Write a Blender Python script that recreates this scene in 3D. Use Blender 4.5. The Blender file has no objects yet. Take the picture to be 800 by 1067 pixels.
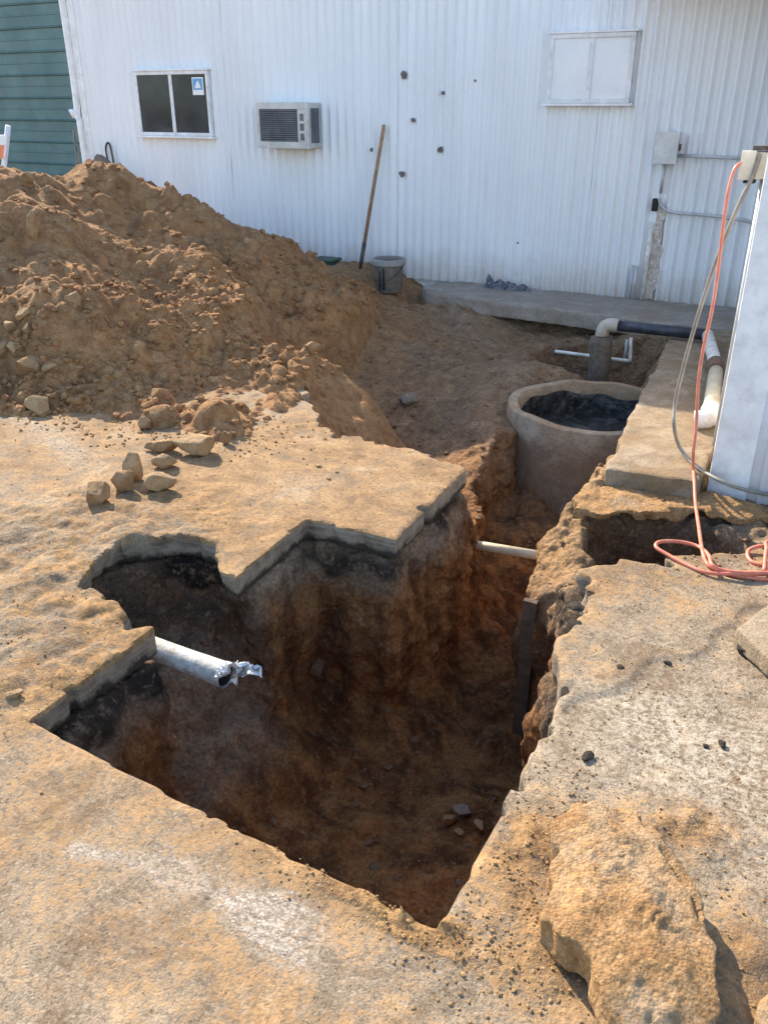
import bpy, bmesh, math, random
import numpy as np
from mathutils import Vector, Matrix

# ------------------------------------------------------------------ camera, sky, sun, exposure
SC = bpy.context.scene
COL = SC.collection
F_PX, CX, CY = 875.0, 400.0, 533.5
PITCH, YAW, CAMZ = math.radians(25.8), math.radians(28.1), 1.6
cam_d = bpy.data.cameras.new('camera')
cam = bpy.data.objects.new('camera', cam_d); COL.objects.link(cam)
cam.location = (0, 0, CAMZ)
cam.rotation_euler = (math.pi / 2 - PITCH, 0, YAW)
cam_d.sensor_fit = 'VERTICAL'; cam_d.sensor_height = 36.0
cam_d.lens = 36.0 * F_PX / 1067.0
cam_d.clip_start = 0.05; cam_d.clip_end = 2000
SC.camera = cam

SUN_FROM = Vector((-0.82, 0.572, 0)).normalized()
SUN_EL = math.radians(32)
w = bpy.data.worlds.new('World'); SC.world = w; w.use_nodes = True
nt = w.node_tree; nt.nodes.clear()
sky = nt.nodes.new('ShaderNodeTexSky'); sky.sky_type = 'NISHITA'; sky.sun_disc = False
sky.sun_elevation = SUN_EL
sky.sun_rotation = math.atan2(SUN_FROM.x, SUN_FROM.y)
sky.air_density = 1.0; sky.dust_density = 0.7; sky.ozone_density = 1.0
bg = nt.nodes.new('ShaderNodeBackground'); bg.inputs[1].default_value = 0.15
wo = nt.nodes.new('ShaderNodeOutputWorld')
nt.links.new(sky.outputs[0], bg.inputs[0]); nt.links.new(bg.outputs[0], wo.inputs[0])
sd = bpy.data.lights.new('sun', 'SUN'); sd.energy = 3.9; sd.angle = math.radians(0.53); sd.color = (1.0, 0.87, 0.69)
so = bpy.data.objects.new('sun', sd); COL.objects.link(so)
d = -(SUN_FROM * math.cos(SUN_EL) + Vector((0, 0, math.sin(SUN_EL))))
so.rotation_euler = d.to_track_quat('-Z', 'Y').to_euler(); so.location = (-8, 8, 9)
SC.view_settings.view_transform = 'Standard'; SC.view_settings.look = 'None'
SC.view_settings.exposure = 1.5; SC.view_settings.gamma = 1.0
SC.view_settings.use_curve_mapping = False

# ------------------------------------------------------------------ pixel -> world
ct, st = math.cos(YAW), math.sin(YAW)
def ray(px, py):
    a, v = (px - CX) / F_PX, (py - CY) / F_PX
    X, Y, Z = a, math.cos(PITCH) - v * math.sin(PITCH), -math.sin(PITCH) - v * math.cos(PITCH)
    return Vector((ct * X - st * Y, st * X + ct * Y, Z)), Y
def at_z(px, py, z=0.0):
    r, _ = ray(px, py); t = (z - CAMZ) / r.z
    return Vector((r.x * t, r.y * t, z))
def at_y(px, py, y):
    r, _ = ray(px, py); t = y / r.y
    return Vector((r.x * t, y, CAMZ + r.z * t))
def at_d(px, py, dist):
    r, Y = ray(px, py); t = dist / Y
    return Vector((r.x * t, r.y * t, CAMZ + r.z * t))

# ------------------------------------------------------------------ noise
def _bspl(n, h, scale, rng_off):
    x = (np.arange(n) * h) / scale + rng_off
    i = np.floor(x).astype(int); f = x - i
    L = i.max() + 4
    M = np.zeros((n, L), np.float32); r = np.arange(n)
    wts = [(1 - f) ** 3 / 6, (3 * f ** 3 - 6 * f ** 2 + 4) / 6, (-3 * f ** 3 + 3 * f ** 2 + 3 * f + 1) / 6, f ** 3 / 6]
    for k in range(4): M[r, i + k] += wts[k]
    return M
def grid_noise(shape, h, scale, seed):
    """smooth random field on a regular grid (2 or 3 axes), about -1..1"""
    rng = np.random.RandomState(seed)
    if np.isscalar(scale): scale = [scale] * len(shape)
    Ms = [_bspl(n, h, s, rng.rand()) for n, s in zip(shape, scale)]
    A = rng.uniform(-1, 1, [m.shape[1] for m in Ms]).astype(np.float32) * 2.2
    for ax, M in enumerate(Ms):
        A = np.moveaxis(np.tensordot(M, A, axes=(1, ax)), 0, ax)
    return A
def _hash(i, j, k, seed):
    n = (i * 73856093) ^ (j * 19349663) ^ (k * 83492791) ^ (seed * 2654435761 % 2147483647)
    n = (n ^ (n >> 13)) * 1274126177 & 0x7fffffff
    n = (n ^ (n >> 16)) & 0xffff
    return n.astype(np.float32) / 32767.5 - 1.0
def vnoise(P, scale, seed=0):
    q = P / scale + 1000.0
    i = np.floor(q).astype(np.int64); f = (q - i).astype(np.float32); f = f * f * (3 - 2 * f)
    out = 0
    for a in (0, 1):
        wa = f[:, 0] if a else 1 - f[:, 0]
        for b in (0, 1):
            wb = f[:, 1] if b else 1 - f[:, 1]
            for c in (0, 1):
                wc = f[:, 2] if c else 1 - f[:, 2]
                out = out + wa * wb * wc * _hash(i[:, 0] + a, i[:, 1] + b, i[:, 2] + c, seed)
    return out
def sstep(a, b, x):
    t = np.clip((x - a) / (b - a), 0, 1); return t * t * (3 - 2 * t)
def smax(a, b, k):
    h_ = np.clip(0.5 + 0.5 * (a - b) / k, 0, 1)
    return b + (a - b) * h_ + k * h_ * (1 - h_)
def smin(a, b, k): return -smax(-a, -b, k)
def poly_sd(X, Y, P):
    """signed distance to a polygon (negative inside)"""
    P = np.asarray(P, float); n = len(P)
    dist = np.full(X.shape, 1e9); inside = np.zeros(X.shape, bool)
    for i in range(n):
        a, b = P[i], P[(i + 1) % n]
        e = b - a; wx, wy = X - a[0], Y - a[1]
        t = np.clip((wx * e[0] + wy * e[1]) / (e @ e), 0, 1)
        dist = np.minimum(dist, (wx - t * e[0]) ** 2 + (wy - t * e[1]) ** 2)
        if a[1] != b[1]:
            c = ((a[1] > Y) != (b[1] > Y)) & (X < (b[0] - a[0]) * (Y - a[1]) / (b[1] - a[1]) + a[0])
            inside ^= c
    dist = np.sqrt(dist)
    return np.where(inside, -dist, dist)
def tps(pts, reg=0.0):
    pts = np.asarray(pts, float); n = len(pts)
    def U(r2): return np.where(r2 > 1e-12, 0.5 * r2 * np.log(np.maximum(r2, 1e-12)), 0)
    d2 = ((pts[:, None, :2] - pts[None, :, :2]) ** 2).sum(-1)
    A = np.zeros((n + 3, n + 3)); A[:n, :n] = U(d2) + reg * np.eye(n)
    A[:n, n] = 1; A[:n, n + 1:] = pts[:, :2]; A[n, :n] = 1; A[n + 1:, :n] = pts[:, :2].T
    s = np.linalg.solve(A, np.concatenate([pts[:, 2], [0, 0, 0]]))
    def f(X, Y):
        out = s[n] + s[n + 1] * X + s[n + 2] * Y
        for i in range(n):
            out = out + s[i] * U((X - pts[i, 0]) ** 2 + (Y - pts[i, 1]) ** 2)
        return out
    return f
def surface_nets(f, org, h):
    """f < 0 is solid; returns verts, quads facing outwards"""
    hx, hy, hz = (h, h, h) if np.isscalar(h) else h
    s = f < 0
    nx, ny, nz = f.shape
    c = np.zeros((nx - 1, ny - 1, nz - 1), np.uint8)
    for a in (0, 1):
        for b in (0, 1):
            for d_ in (0, 1):
                c += s[a:nx - 1 + a, b:ny - 1 + b, d_:nz - 1 + d_]
    act = (c > 0) & (c < 8)
    idx = np.argwhere(act)
    imap = np.full(act.shape, -1, np.int32); imap[act] = np.arange(len(idx))
    corner = np.array([(a, b, d_) for a in (0, 1) for b in (0, 1) for d_ in (0, 1)])
    V = np.stack([f[idx[:, 0] + k[0], idx[:, 1] + k[1], idx[:, 2] + k[2]] for k in corner], 1)
    acc = np.zeros((len(idx), 3)); cnt = np.zeros(len(idx))
    for i in range(8):
        for j in range(i + 1, 8):
            if np.abs(corner[i] - corner[j]).sum() != 1: continue
            m = (V[:, i] < 0) != (V[:, j] < 0)
            t = V[m, i] / (V[m, i] - V[m, j])
            acc[m] += corner[i] + t[:, None] * (corner[j] - corner[i]); cnt[m] += 1
    verts = (idx + acc / cnt[:, None]) * np.array([hx, hy, hz]) + np.array(org)
    quads = []
    for ax in range(3):
        b, d_ = (ax + 1) % 3, (ax + 2) % 3
        sl0 = [slice(1, -1)] * 3; sl1 = [slice(1, -1)] * 3
        sl0[ax] = slice(0, -1); sl1[ax] = slice(1, None)
        s0, s1 = s[tuple(sl0)], s[tuple(sl1)]
        e = np.argwhere(s0 != s1)
        if not len(e): continue
        sg = s0[e[:, 0], e[:, 1], e[:, 2]]
        base = e.copy(); base[:, b] += 1; base[:, d_] += 1
        def cell(db, dd):
            q = base.copy(); q[:, b] -= db; q[:, d_] -= dd
            return imap[q[:, 0], q[:, 1], q[:, 2]]
        q = np.stack([cell(1, 1), cell(0, 1), cell(0, 0), cell(1, 0)], 1)
        q[~sg] = q[~sg][:, ::-1]
        quads.append(q)
    return verts, np.concatenate(quads)
def compact(V, Q, keep):
    Q = Q[keep]; used = np.zeros(len(V), bool); used[Q.ravel()] = True
    m = np.cumsum(used) - 1
    return V[used], m[Q], used
def subdivide(V, Q):
    e = np.stack([Q, np.roll(Q, -1, 1)], 2).reshape(-1, 2)
    es = np.sort(e, 1); key = es[:, 0].astype(np.int64) * len(V) + es[:, 1]
    uk, inv = np.unique(key, return_inverse=True)
    mid = (V[uk // len(V)] + V[uk % len(V)]) / 2
    cen = V[Q].mean(1); n, m = len(V), len(mid)
    E = inv.reshape(-1, 4) + n; C = np.arange(len(Q)) + n + m
    out = [np.stack([Q[:, k], E[:, k], C, E[:, k - 1]], 1) for k in range(4)]
    return np.concatenate([V, mid, cen]), np.concatenate(out)
def normals(V, Q):
    a, b, c, d_ = (V[Q[:, k]] for k in range(4))
    n = np.cross(c - a, d_ - b); N = np.zeros_like(V)
    for k in range(4):
        for ax in range(3): N[:, ax] += np.bincount(Q[:, k], n[:, ax], len(V))
    return N / np.maximum(np.linalg.norm(N, axis=1), 1e-9)[:, None]

# ------------------------------------------------------------------ mesh / object helpers
def link(o, parent=None):
    COL.objects.link(o)
    if parent is not None: o.parent = parent
    return o
def tag(o, label=None, cat=None, group=None, kind=None):
    if label: o['label'] = label
    if cat: o['category'] = cat
    if group: o['group'] = group
    if kind: o['kind'] = kind
    return o
def np_obj(name, V, Fc, mat, parent=None, smooth=True, attrs=None, sharp=None):
    Fc = np.asarray(Fc); k = Fc.shape[1]
    me = bpy.data.meshes.new(name)
    me.vertices.add(len(V)); me.vertices.foreach_set('co', np.asarray(V, np.float32).ravel())
    me.loops.add(Fc.size); me.loops.foreach_set('vertex_index', Fc.astype(np.int32).ravel())
    me.polygons.add(len(Fc)); me.polygons.foreach_set('loop_start', np.arange(0, Fc.size, k, dtype=np.int32))
    me.update(calc_edges=True)
    me.polygons.foreach_set('use_smooth', np.full(len(Fc), smooth))
    for an, av in (attrs or {}).items():
        me.attributes.new(an, 'FLOAT', 'POINT').data.foreach_set('value', np.asarray(av, np.float32))
    if sharp: me.set_sharp_from_angle(angle=math.radians(sharp))
    me.materials.append(mat); me.update()
    return link(bpy.data.objects.new(name, me), parent)
def empty(name, loc=(0, 0, 0), rz=0):
    o = bpy.data.objects.new(name, None); o.location = loc; o.rotation_euler = (0, 0, rz); o.empty_display_size = 0.1
    return link(o)
class MB:
    def __init__(s): s.v, s.f = [], []
    def add(s, v, f):
        n = len(s.v); s.v += [tuple(p) for p in v]; s.f += [tuple(i + n for i in q) for q in f]; return s
    def box(s, lo, hi, bev=0.0, rot=None, piv=None):
        lo, hi = Vector(lo), Vector(hi)
        bm = bmesh.new(); bmesh.ops.create_cube(bm, size=1)
        for v in bm.verts: v.co = Vector(((lo[i] + hi[i]) / 2 + v.co[i] * (hi[i] - lo[i])) for i in range(3))
        if bev: bmesh.ops.bevel(bm, geom=bm.edges[:], offset=bev, segments=2, affect='EDGES', profile=0.6)
        if rot is not None:
            pv = Vector(piv) if piv is not None else (lo + hi) / 2
            for v in bm.verts: v.co = rot @ (v.co - pv) + pv
        bm.verts.index_update()
        s.add([v.co.copy() for v in bm.verts], [[v.index for v in f.verts] for f in bm.faces]); bm.free(); return s
    def tube(s, path, r, n=10, caps=True, res=1, jit=0.0, seed=0):
        P = [Vector(p) for p in path]
        if res > 1: P = catmull(P, res)
        R = r if hasattr(r, '__len__') else [r] * len(P)
        if len(R) != len(P):
            R = list(np.interp(np.linspace(0, 1, len(P)), np.linspace(0, 1, len(R)), R))
        T = [(P[min(i + 1, len(P) - 1)] - P[max(i - 1, 0)]).normalized() for i in range(len(P))]
        nrm = T[0].orthogonal().normalized(); v, f = [], []
        rd = random.Random(seed)
        for i, p in enumerate(P):
            nrm = (nrm - T[i] * nrm.dot(T[i])).normalized(); bn = T[i].cross(nrm)
            for k in range(n):
                a = 2 * math.pi * k / n
                v.append(p + (nrm * math.cos(a) + bn * math.sin(a)) * (R[i] + rd.uniform(-jit, jit)))
        for i in range(len(P) - 1):
            for k in range(n):
                f.append((i * n + k, i * n + (k + 1) % n, (i + 1) * n + (k + 1) % n, (i + 1) * n + k))
        if caps: f += [tuple(range(n))[::-1], tuple(range((len(P) - 1) * n, len(P) * n))]
        return s.add(v, f)
    def lathe(s, prof, c, n=32, jit=None):
        v, f = [], []
        for i, (r, z) in enumerate(prof):
            for k in range(n):
                a = 2 * math.pi * k / n; dz = jit(i, a) if jit else 0
                v.append((c[0] + r * math.cos(a), c[1] + r * math.sin(a), c[2] + z + dz))
        for i in range(len(prof) - 1):
            for k in range(n): f.append((i * n + k, i * n + (k + 1) % n, (i + 1) * n + (k + 1) % n, (i + 1) * n + k))
        return s.add(v, f)
    def build(s, name, mat, parent=None, smooth=False, angle=None):
        me = bpy.data.meshes.new(name); me.from_pydata(s.v, [], s.f); me.update()
        bm = bmesh.new(); bm.from_mesh(me); bmesh.ops.recalc_face_normals(bm, faces=bm.faces[:]); bm.to_mesh(me); bm.free()
        if smooth or angle:
            me.polygons.foreach_set('use_smooth', np.ones(len(me.polygons), bool))
            if angle: me.set_sharp_from_angle(angle=math.radians(angle))
        me.materials.append(mat)
        return link(bpy.data.objects.new(name, me), parent)
def catmull(P, res):
    Q = [P[0] * 2 - P[1]] + P + [P[-1] * 2 - P[-2]]; out = []
    for i in range(1, len(Q) - 2):
        a, b, c, d_ = Q[i - 1:i + 3]
        for k in range(res):
            t = k / res
            out.append(0.5 * ((2 * b) + (c - a) * t + (2 * a - 5 * b + 4 * c - d_) * t * t + (3 * b - a - 3 * c + d_) * t ** 3))
    out.append(P[-1]); return out

# ------------------------------------------------------------------ materials
class NT:
    """tiny node builder"""
    def __init__(s, name):
        s.m = bpy.data.materials.new(name); s.m.use_nodes = True; s.t = s.m.node_tree
        s.b = s.t.nodes['Principled BSDF']; s.geo = s.t.nodes.new('ShaderNodeNewGeometry')
        s.tc = s.t.nodes.new('ShaderNodeTexCoord'); s.pos = s.geo.outputs['Position']
    def set(s, sock, v):
        if hasattr(v, 'links'): s.t.links.new(v, sock)
        elif isinstance(v, tuple) and len(v) == 3 and sock.type == 'RGBA': sock.default_value = (*v, 1)
        else: sock.default_value = v
    def noise(s, scale, detail=4, rough=0.6, vec=None, dist=0.0, out=0):
        n = s.t.nodes.new('ShaderNodeTexNoise'); n.inputs['Scale'].default_value = scale
        n.inputs['Detail'].default_value = detail; n.inputs['Roughness'].default_value = rough; n.inputs['Distortion'].default_value = dist
        s.t.links.new(vec if vec is not None else s.pos, n.inputs['Vector']); return n.outputs[out]
    def voro(s, scale, feature='F1', out='Distance', vec=None, rnd=1.0):
        n = s.t.nodes.new('ShaderNodeTexVoronoi'); n.feature = feature; n.inputs['Scale'].default_value = scale
        n.inputs['Randomness'].default_value = rnd
        s.t.links.new(vec if vec is not None else s.pos, n.inputs['Vector']); return n.outputs[out]
    def map(s, v, a, b, c=0.0, d=1.0):
        n = s.t.nodes.new('ShaderNodeMapRange'); n.interpolation_type = 'SMOOTHSTEP'
        s.set(n.inputs['Value'], v)
        for k, x in zip(('From Min', 'From Max', 'To Min', 'To Max'), (a, b, c, d)): n.inputs[k].default_value = x
        return n.outputs[0]
    def math(s, op, a, b=0.0, c=0.0):
        n = s.t.nodes.new('ShaderNodeMath'); n.operation = op
        s.set(n.inputs[0], a); s.set(n.inputs[1], b); s.set(n.inputs[2], c); return n.outputs[0]
    def mix(s, fac, a, b, mode='MIX'):
        n = s.t.nodes.new('ShaderNodeMix'); n.data_type = 'RGBA'; n.blend_type = mode
        s.set(n.inputs[0], fac); s.set(n.inputs[6], a); s.set(n.inputs[7], b); return n.outputs[2]
    def scalevec(s, v, sc):
        n = s.t.nodes.new('ShaderNodeMapping'); n.inputs['Scale'].default_value = sc
        s.t.links.new(v, n.inputs['Vector']); return n.outputs[0]
    def attr(s, name):
        n = s.t.nodes.new('ShaderNodeAttribute'); n.attribute_name = name; return n.outputs['Fac']
    def xyz(s):
        n = s.t.nodes.new('ShaderNodeSeparateXYZ'); s.t.links.new(s.pos, n.inputs[0]); return n.outputs
    def bump(s, hgt, dist=0.01, strength=1.0, prev=None):
        n = s.t.nodes.new('ShaderNodeBump'); n.inputs['Distance'].default_value = dist; n.inputs['Strength'].default_value = strength
        s.t.links.new(hgt, n.inputs['Height'])
        if prev is not None: s.t.links.new(prev, n.inputs['Normal'])
        return n.outputs[0]
    def done(s, col, rough=0.9, normal=None, metal=0.0, spec=None):
        s.set(s.b.inputs['Base Color'], col); s.set(s.b.inputs['Roughness'], rough); s.b.inputs['Metallic'].default_value = metal
        if normal is not None: s.t.links.new(normal, s.b.inputs['Normal'])
        if spec is not None: s.b.inputs['Specular IOR Level'].default_value = spec
        return s.m
def simple(name, col, rough=0.6, metal=0.0, var=0.25, nscale=8.0, bump=0.0, bscale=60.0, dirt=None, dirt_amt=0.4, spec=None):
    """painted / plastic / metal surface with uneven colour, optional grime"""
    n = NT(name); dark = tuple(c * (1 - var) for c in col); lite = tuple(min(1, c * (1 + var * 0.5)) for c in col)
    c = n.mix(n.map(n.noise(nscale, 5), 0.3, 0.7), dark, lite)
    if dirt: c = n.mix(n.math('MULTIPLY', n.map(n.noise(nscale * 1.7, 6, 0.7), 0.45, 0.7), dirt_amt), c, dirt)
    nn = n.bump(n.noise(bscale, 4), bump) if bump else None
    r = n.map(n.noise(nscale * 3, 3), 0.3, 0.7, max(0.05, rough - 0.1), min(1, rough + 0.1))
    return n.done(c, r, nn, metal, spec)

TAN = (0.36, 0.235, 0.125); TAN2 = (0.44, 0.30, 0.165); GREYB = (0.22, 0.155, 0.10); RED = (0.155, 0.064, 0.027); ORNG = (0.30, 0.145, 0.055)
def soil_material():
    n = NT('excavated_soil')
    soil, blk, dry = n.attr('soil'), n.attr('black'), n.attr('dry')
    big, mid, fine = n.noise(2.2, 5, 0.6), n.noise(11, 6, 0.65, dist=0.4), n.noise(70, 4, 0.7)
    streak = n.noise(7, 5, 0.6, vec=n.scalevec(n.pos, (1, 1, 0.22)))
    top = n.mix(n.map(mid, 0.3, 0.7), (0.20, 0.135, 0.085), (0.37, 0.265, 0.175))
    top = n.mix(n.math('MULTIPLY', n.map(big, 0.45, 0.7), 0.6), top, (0.33, 0.215, 0.125))
    sub = n.mix(n.map(streak, 0.35, 0.65), (0.11, 0.044, 0.016), (0.38, 0.172, 0.06))
    sub = n.mix(n.math('MULTIPLY', n.map(mid, 0.52, 0.72), 0.7), sub, (0.42, 0.225, 0.09))
    sub = n.mix(n.math('MULTIPLY', n.map(big, 0.5, 0.75), 0.5), sub, (0.15, 0.08, 0.045))
    c = n.mix(soil, top, sub)
    c = n.mix(n.attr('spill'), c, n.mix(n.map(mid, 0.3, 0.7), (0.27, 0.15, 0.075), (0.43, 0.26, 0.135)))
    c = n.mix(dry, c, n.mix(n.map(mid, 0.3, 0.7), (0.33, 0.20, 0.095), (0.46, 0.295, 0.15)))
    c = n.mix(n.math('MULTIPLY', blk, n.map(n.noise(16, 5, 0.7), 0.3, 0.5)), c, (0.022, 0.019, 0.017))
    c = n.mix(n.math('MULTIPLY', n.map(fine, 0.35, 0.6, 0.5, 0.0), 1.0), c, (0.045, 0.024, 0.012))
    c = n.mix(n.math('MULTIPLY', n.map(n.noise(38, 5, 0.7), 0.55, 0.68), 0.45), c, (0.45, 0.29, 0.16))
    h = n.math('ADD', n.math('MULTIPLY', n.noise(28, 6, 0.72), 1.0), n.math('MULTIPLY', n.voro(42), -0.35))
    nn = n.bump(h, 0.03, 0.9)
    nn = n.bump(fine, 0.006, 0.8, nn)
    return n.done(c, 0.95, nn, spec=0.15)
def pile_material():
    n = NT('pile_soil')
    big, mid, fine = n.noise(2.0, 5, 0.6), n.noise(9, 6, 0.65, dist=0.3), n.noise(80, 4, 0.7)
    c = n.mix(n.map(mid, 0.3, 0.7), (0.265, 0.132, 0.058), (0.47, 0.262, 0.12))
    c = n.mix(n.math('MULTIPLY', n.map(big, 0.45, 0.7), 0.55), c, (0.31, 0.18, 0.095))
    c = n.mix(n.map(fine, 0.3, 0.55, 0.35, 0.0), c, (0.12, 0.06, 0.028))
    c = n.mix(n.math('MULTIPLY', n.map(n.noise(4.5, 6, 0.7, dist=0.6), 0.52, 0.66), 0.65), c, (0.175, 0.088, 0.042))
    c = n.mix(n.math('MULTIPLY', n.map(n.voro(30, out='Color'), 0.6, 0.9), 0.35), c, (0.47, 0.32, 0.18))
    h = n.math('ADD', n.noise(26, 6, 0.75), n.math('MULTIPLY', n.voro(38), -0.5))
    nn = n.bump(h, 0.03, 0.9); nn = n.bump(fine, 0.006, 0.8, nn)
    return n.done(c, 0.95, nn, spec=0.12)
def pavement_material():
    n = NT('dusty_concrete')
    dirt, grit, crust, pale = n.attr('dirt'), n.attr('grit'), n.attr('crust'), n.attr('pale')
    big, mid, fine = n.noise(1.6, 6, 0.62, dist=0.5), n.noise(9, 6, 0.68, dist=0.3), n.noise(60, 5, 0.7)
    sp = n.noise(170, 3, 0.6); z = n.xyz()[2]
    big2 = n.noise(4.2, 6, 0.7, dist=0.8)
    conc = n.mix(n.map(mid, 0.3, 0.7), (0.20, 0.155, 0.105), (0.36, 0.295, 0.215))
    conc = n.mix(n.math('MULTIPLY', n.map(sp, 0.52, 0.62), 0.65), conc, (0.13, 0.10, 0.07))
    conc = n.mix(n.math('MULTIPLY', n.map(n.voro(150, out='Color'), 0.7, 0.85), 0.4), conc, (0.50, 0.43, 0.34))
    dust = n.mix(n.map(mid, 0.28, 0.72), (0.185, 0.105, 0.049), (0.40, 0.25, 0.122))
    dust = n.mix(n.map(big, 0.4, 0.65, 0, 0.6), dust, (0.31, 0.205, 0.11))
    dust = n.mix(n.math('MULTIPLY', crust, 0.7), dust, n.mix(n.map(n.noise(34, 5, 0.7), 0.35, 0.65), (0.17, 0.085, 0.032), (0.43, 0.25, 0.095)))
    f = n.math('ADD', n.math('MULTIPLY', n.map(mid, 0.2, 0.8), 0.55), n.math('MULTIPLY', n.map(fine, 0.25, 0.75), 0.45))
    cover = n.map(n.math('ADD', dirt, f), 0.92, 1.28)
    c = n.mix(cover, conc, dust)
    c = n.mix(n.math('MULTIPLY', n.map(big2, 0.48, 0.66), 0.6), c, (0.145, 0.088, 0.045))
    c = n.mix(n.math('MULTIPLY', n.map(big2, 0.46, 0.28), 0.6), c, (0.44, 0.34, 0.225))
    # worn band where the pale aggregate shows through as small chips
    gm = n.map(n.math('ADD', grit, n.math('MULTIPLY', n.noise(9, 6, 0.8), 1.1)), 0.85, 1.6)
    c = n.mix(n.math('MULTIPLY', gm, 0.7), c, n.mix(n.map(n.noise(40, 5, 0.7), 0.35, 0.65), (0.20, 0.165, 0.13), (0.34, 0.29, 0.235)))
    ch = n.voro(1.0, out='Color', vec=n.scalevec(n.pos, (95, 210, 60)))
    ch2 = n.voro(1.0, out='Color', vec=n.scalevec(n.pos, (190, 260, 60)))
    c = n.mix(n.math('MULTIPLY', n.math('MULTIPLY', n.map(ch, 0.55, 0.72), gm), 0.6), c, (0.52, 0.48, 0.42))
    c = n.mix(n.math('MULTIPLY', n.math('MULTIPLY', n.map(ch2, 0.6, 0.8), gm), 0.6), c, (0.60, 0.56, 0.50))
    c = n.mix(n.math('MULTIPLY', pale, n.map(n.noise(30, 5, 0.75), 0.42, 0.62)), c, (0.47, 0.41, 0.32))
    # tar / oil specks, darker grains
    c = n.mix(n.math('MULTIPLY', n.map(n.noise(24, 4, 0.6), 0.64, 0.72), 0.75), c, (0.085, 0.058, 0.036))
    c = n.mix(n.map(fine, 0.32, 0.56, 0.6, 0.0), c, (0.085, 0.05, 0.026))
    c = n.mix(n.math('MULTIPLY', n.map(n.noise(95, 4, 0.75), 0.56, 0.70), 0.5), c, (0.48, 0.37, 0.24))
    # cut edge of the slab: bare grey concrete, tarry underneath
    side = n.map(z, -0.006, -0.014)
    ec = n.mix(n.map(n.noise(14, 6, 0.7), 0.3, 0.7), (0.12, 0.092, 0.066), (0.28, 0.225, 0.165))
    tar = n.math('MULTIPLY', n.map(n.math('ADD', z, n.math('MULTIPLY', n.noise(5, 6, 0.75), 0.16)), 0.022, -0.004), 0.92)
    ec = n.mix(n.map(n.noise(3.0, 4, 0.6, vec=n.scalevec(n.pos, (1, 1, 28))), 0.45, 0.6, 0, 0.5), ec, (0.31, 0.25, 0.185))
    ec = n.mix(tar, ec, (0.03, 0.025, 0.02))
    c = n.mix(side, c, ec)
    h = n.math('ADD', n.math('MULTIPLY', fine, 0.5), n.math('MULTIPLY', n.noise(22, 6, 0.7), n.map(crust, 0, 1, 0.6, 3.0)))
    nn = n.bump(h, 0.0075, 0.85); nn = n.bump(sp, 0.003, 0.8, nn)
    return n.done(c, 0.93, nn, spec=0.2)
def rock_material(name, a, b, dusty=TAN2):
    n = NT(name); mid = n.noise(14, 6, 0.65)
    c = n.mix(n.map(mid, 0.3, 0.7), a, b)
    nz = n.t.nodes.new('ShaderNodeSeparateXYZ'); n.t.links.new(n.geo.outputs['Normal'], nz.inputs[0])
    c = n.mix(n.math('MULTIPLY', n.map(nz.outputs[2], 0.2, 0.8), n.map(n.noise(40, 4), 0.35, 0.6, 0.1, 0.6)), c, dusty)
    c = n.mix(n.map(n.noise(90, 3), 0.3, 0.5, 0.35, 0), c, (0.09, 0.06, 0.035))
    nn = n.bump(n.noise(30, 6, 0.75), 0.02, 0.9); nn = n.bump(n.noise(150, 3), 0.004, 0.7, nn)
    return n.done(c, 0.92, nn, spec=0.15)
def wall_material(name, base=(0.81, 0.83, 0.85), grime=(0.42, 0.36, 0.29)):
    n = NT(name); x = n.xyz()
    streak = n.noise(3.0, 6, 0.65, vec=n.scalevec(n.pos, (1, 1, 0.12)))
    c = n.mix(n.map(streak, 0.3, 0.75), tuple(v * 0.9 for v in base), base)
    c = n.mix(n.math('MULTIPLY', n.map(n.noise(1.3, 5, 0.6), 0.45, 0.75), 0.25), c, tuple(v * 0.82 for v in base))
    low = n.math('MULTIPLY', n.map(n.math('ADD', x[2], n.math('MULTIPLY', n.noise(4, 6, 0.7), 0.5)), 0.62, 0.22), 0.55)
    c = n.mix(low, c, grime)
    c = n.mix(n.math('MULTIPLY', n.map(n.noise(26, 6, 0.75), 0.67, 0.74), 0.5), c, (0.36, 0.32, 0.28))
    nn = n.bump(n.noise(5, 4), 0.006, 0.6)
    return n.done(c, n.map(n.noise(9, 3), 0.3, 0.7, 0.42, 0.6), nn)

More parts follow.
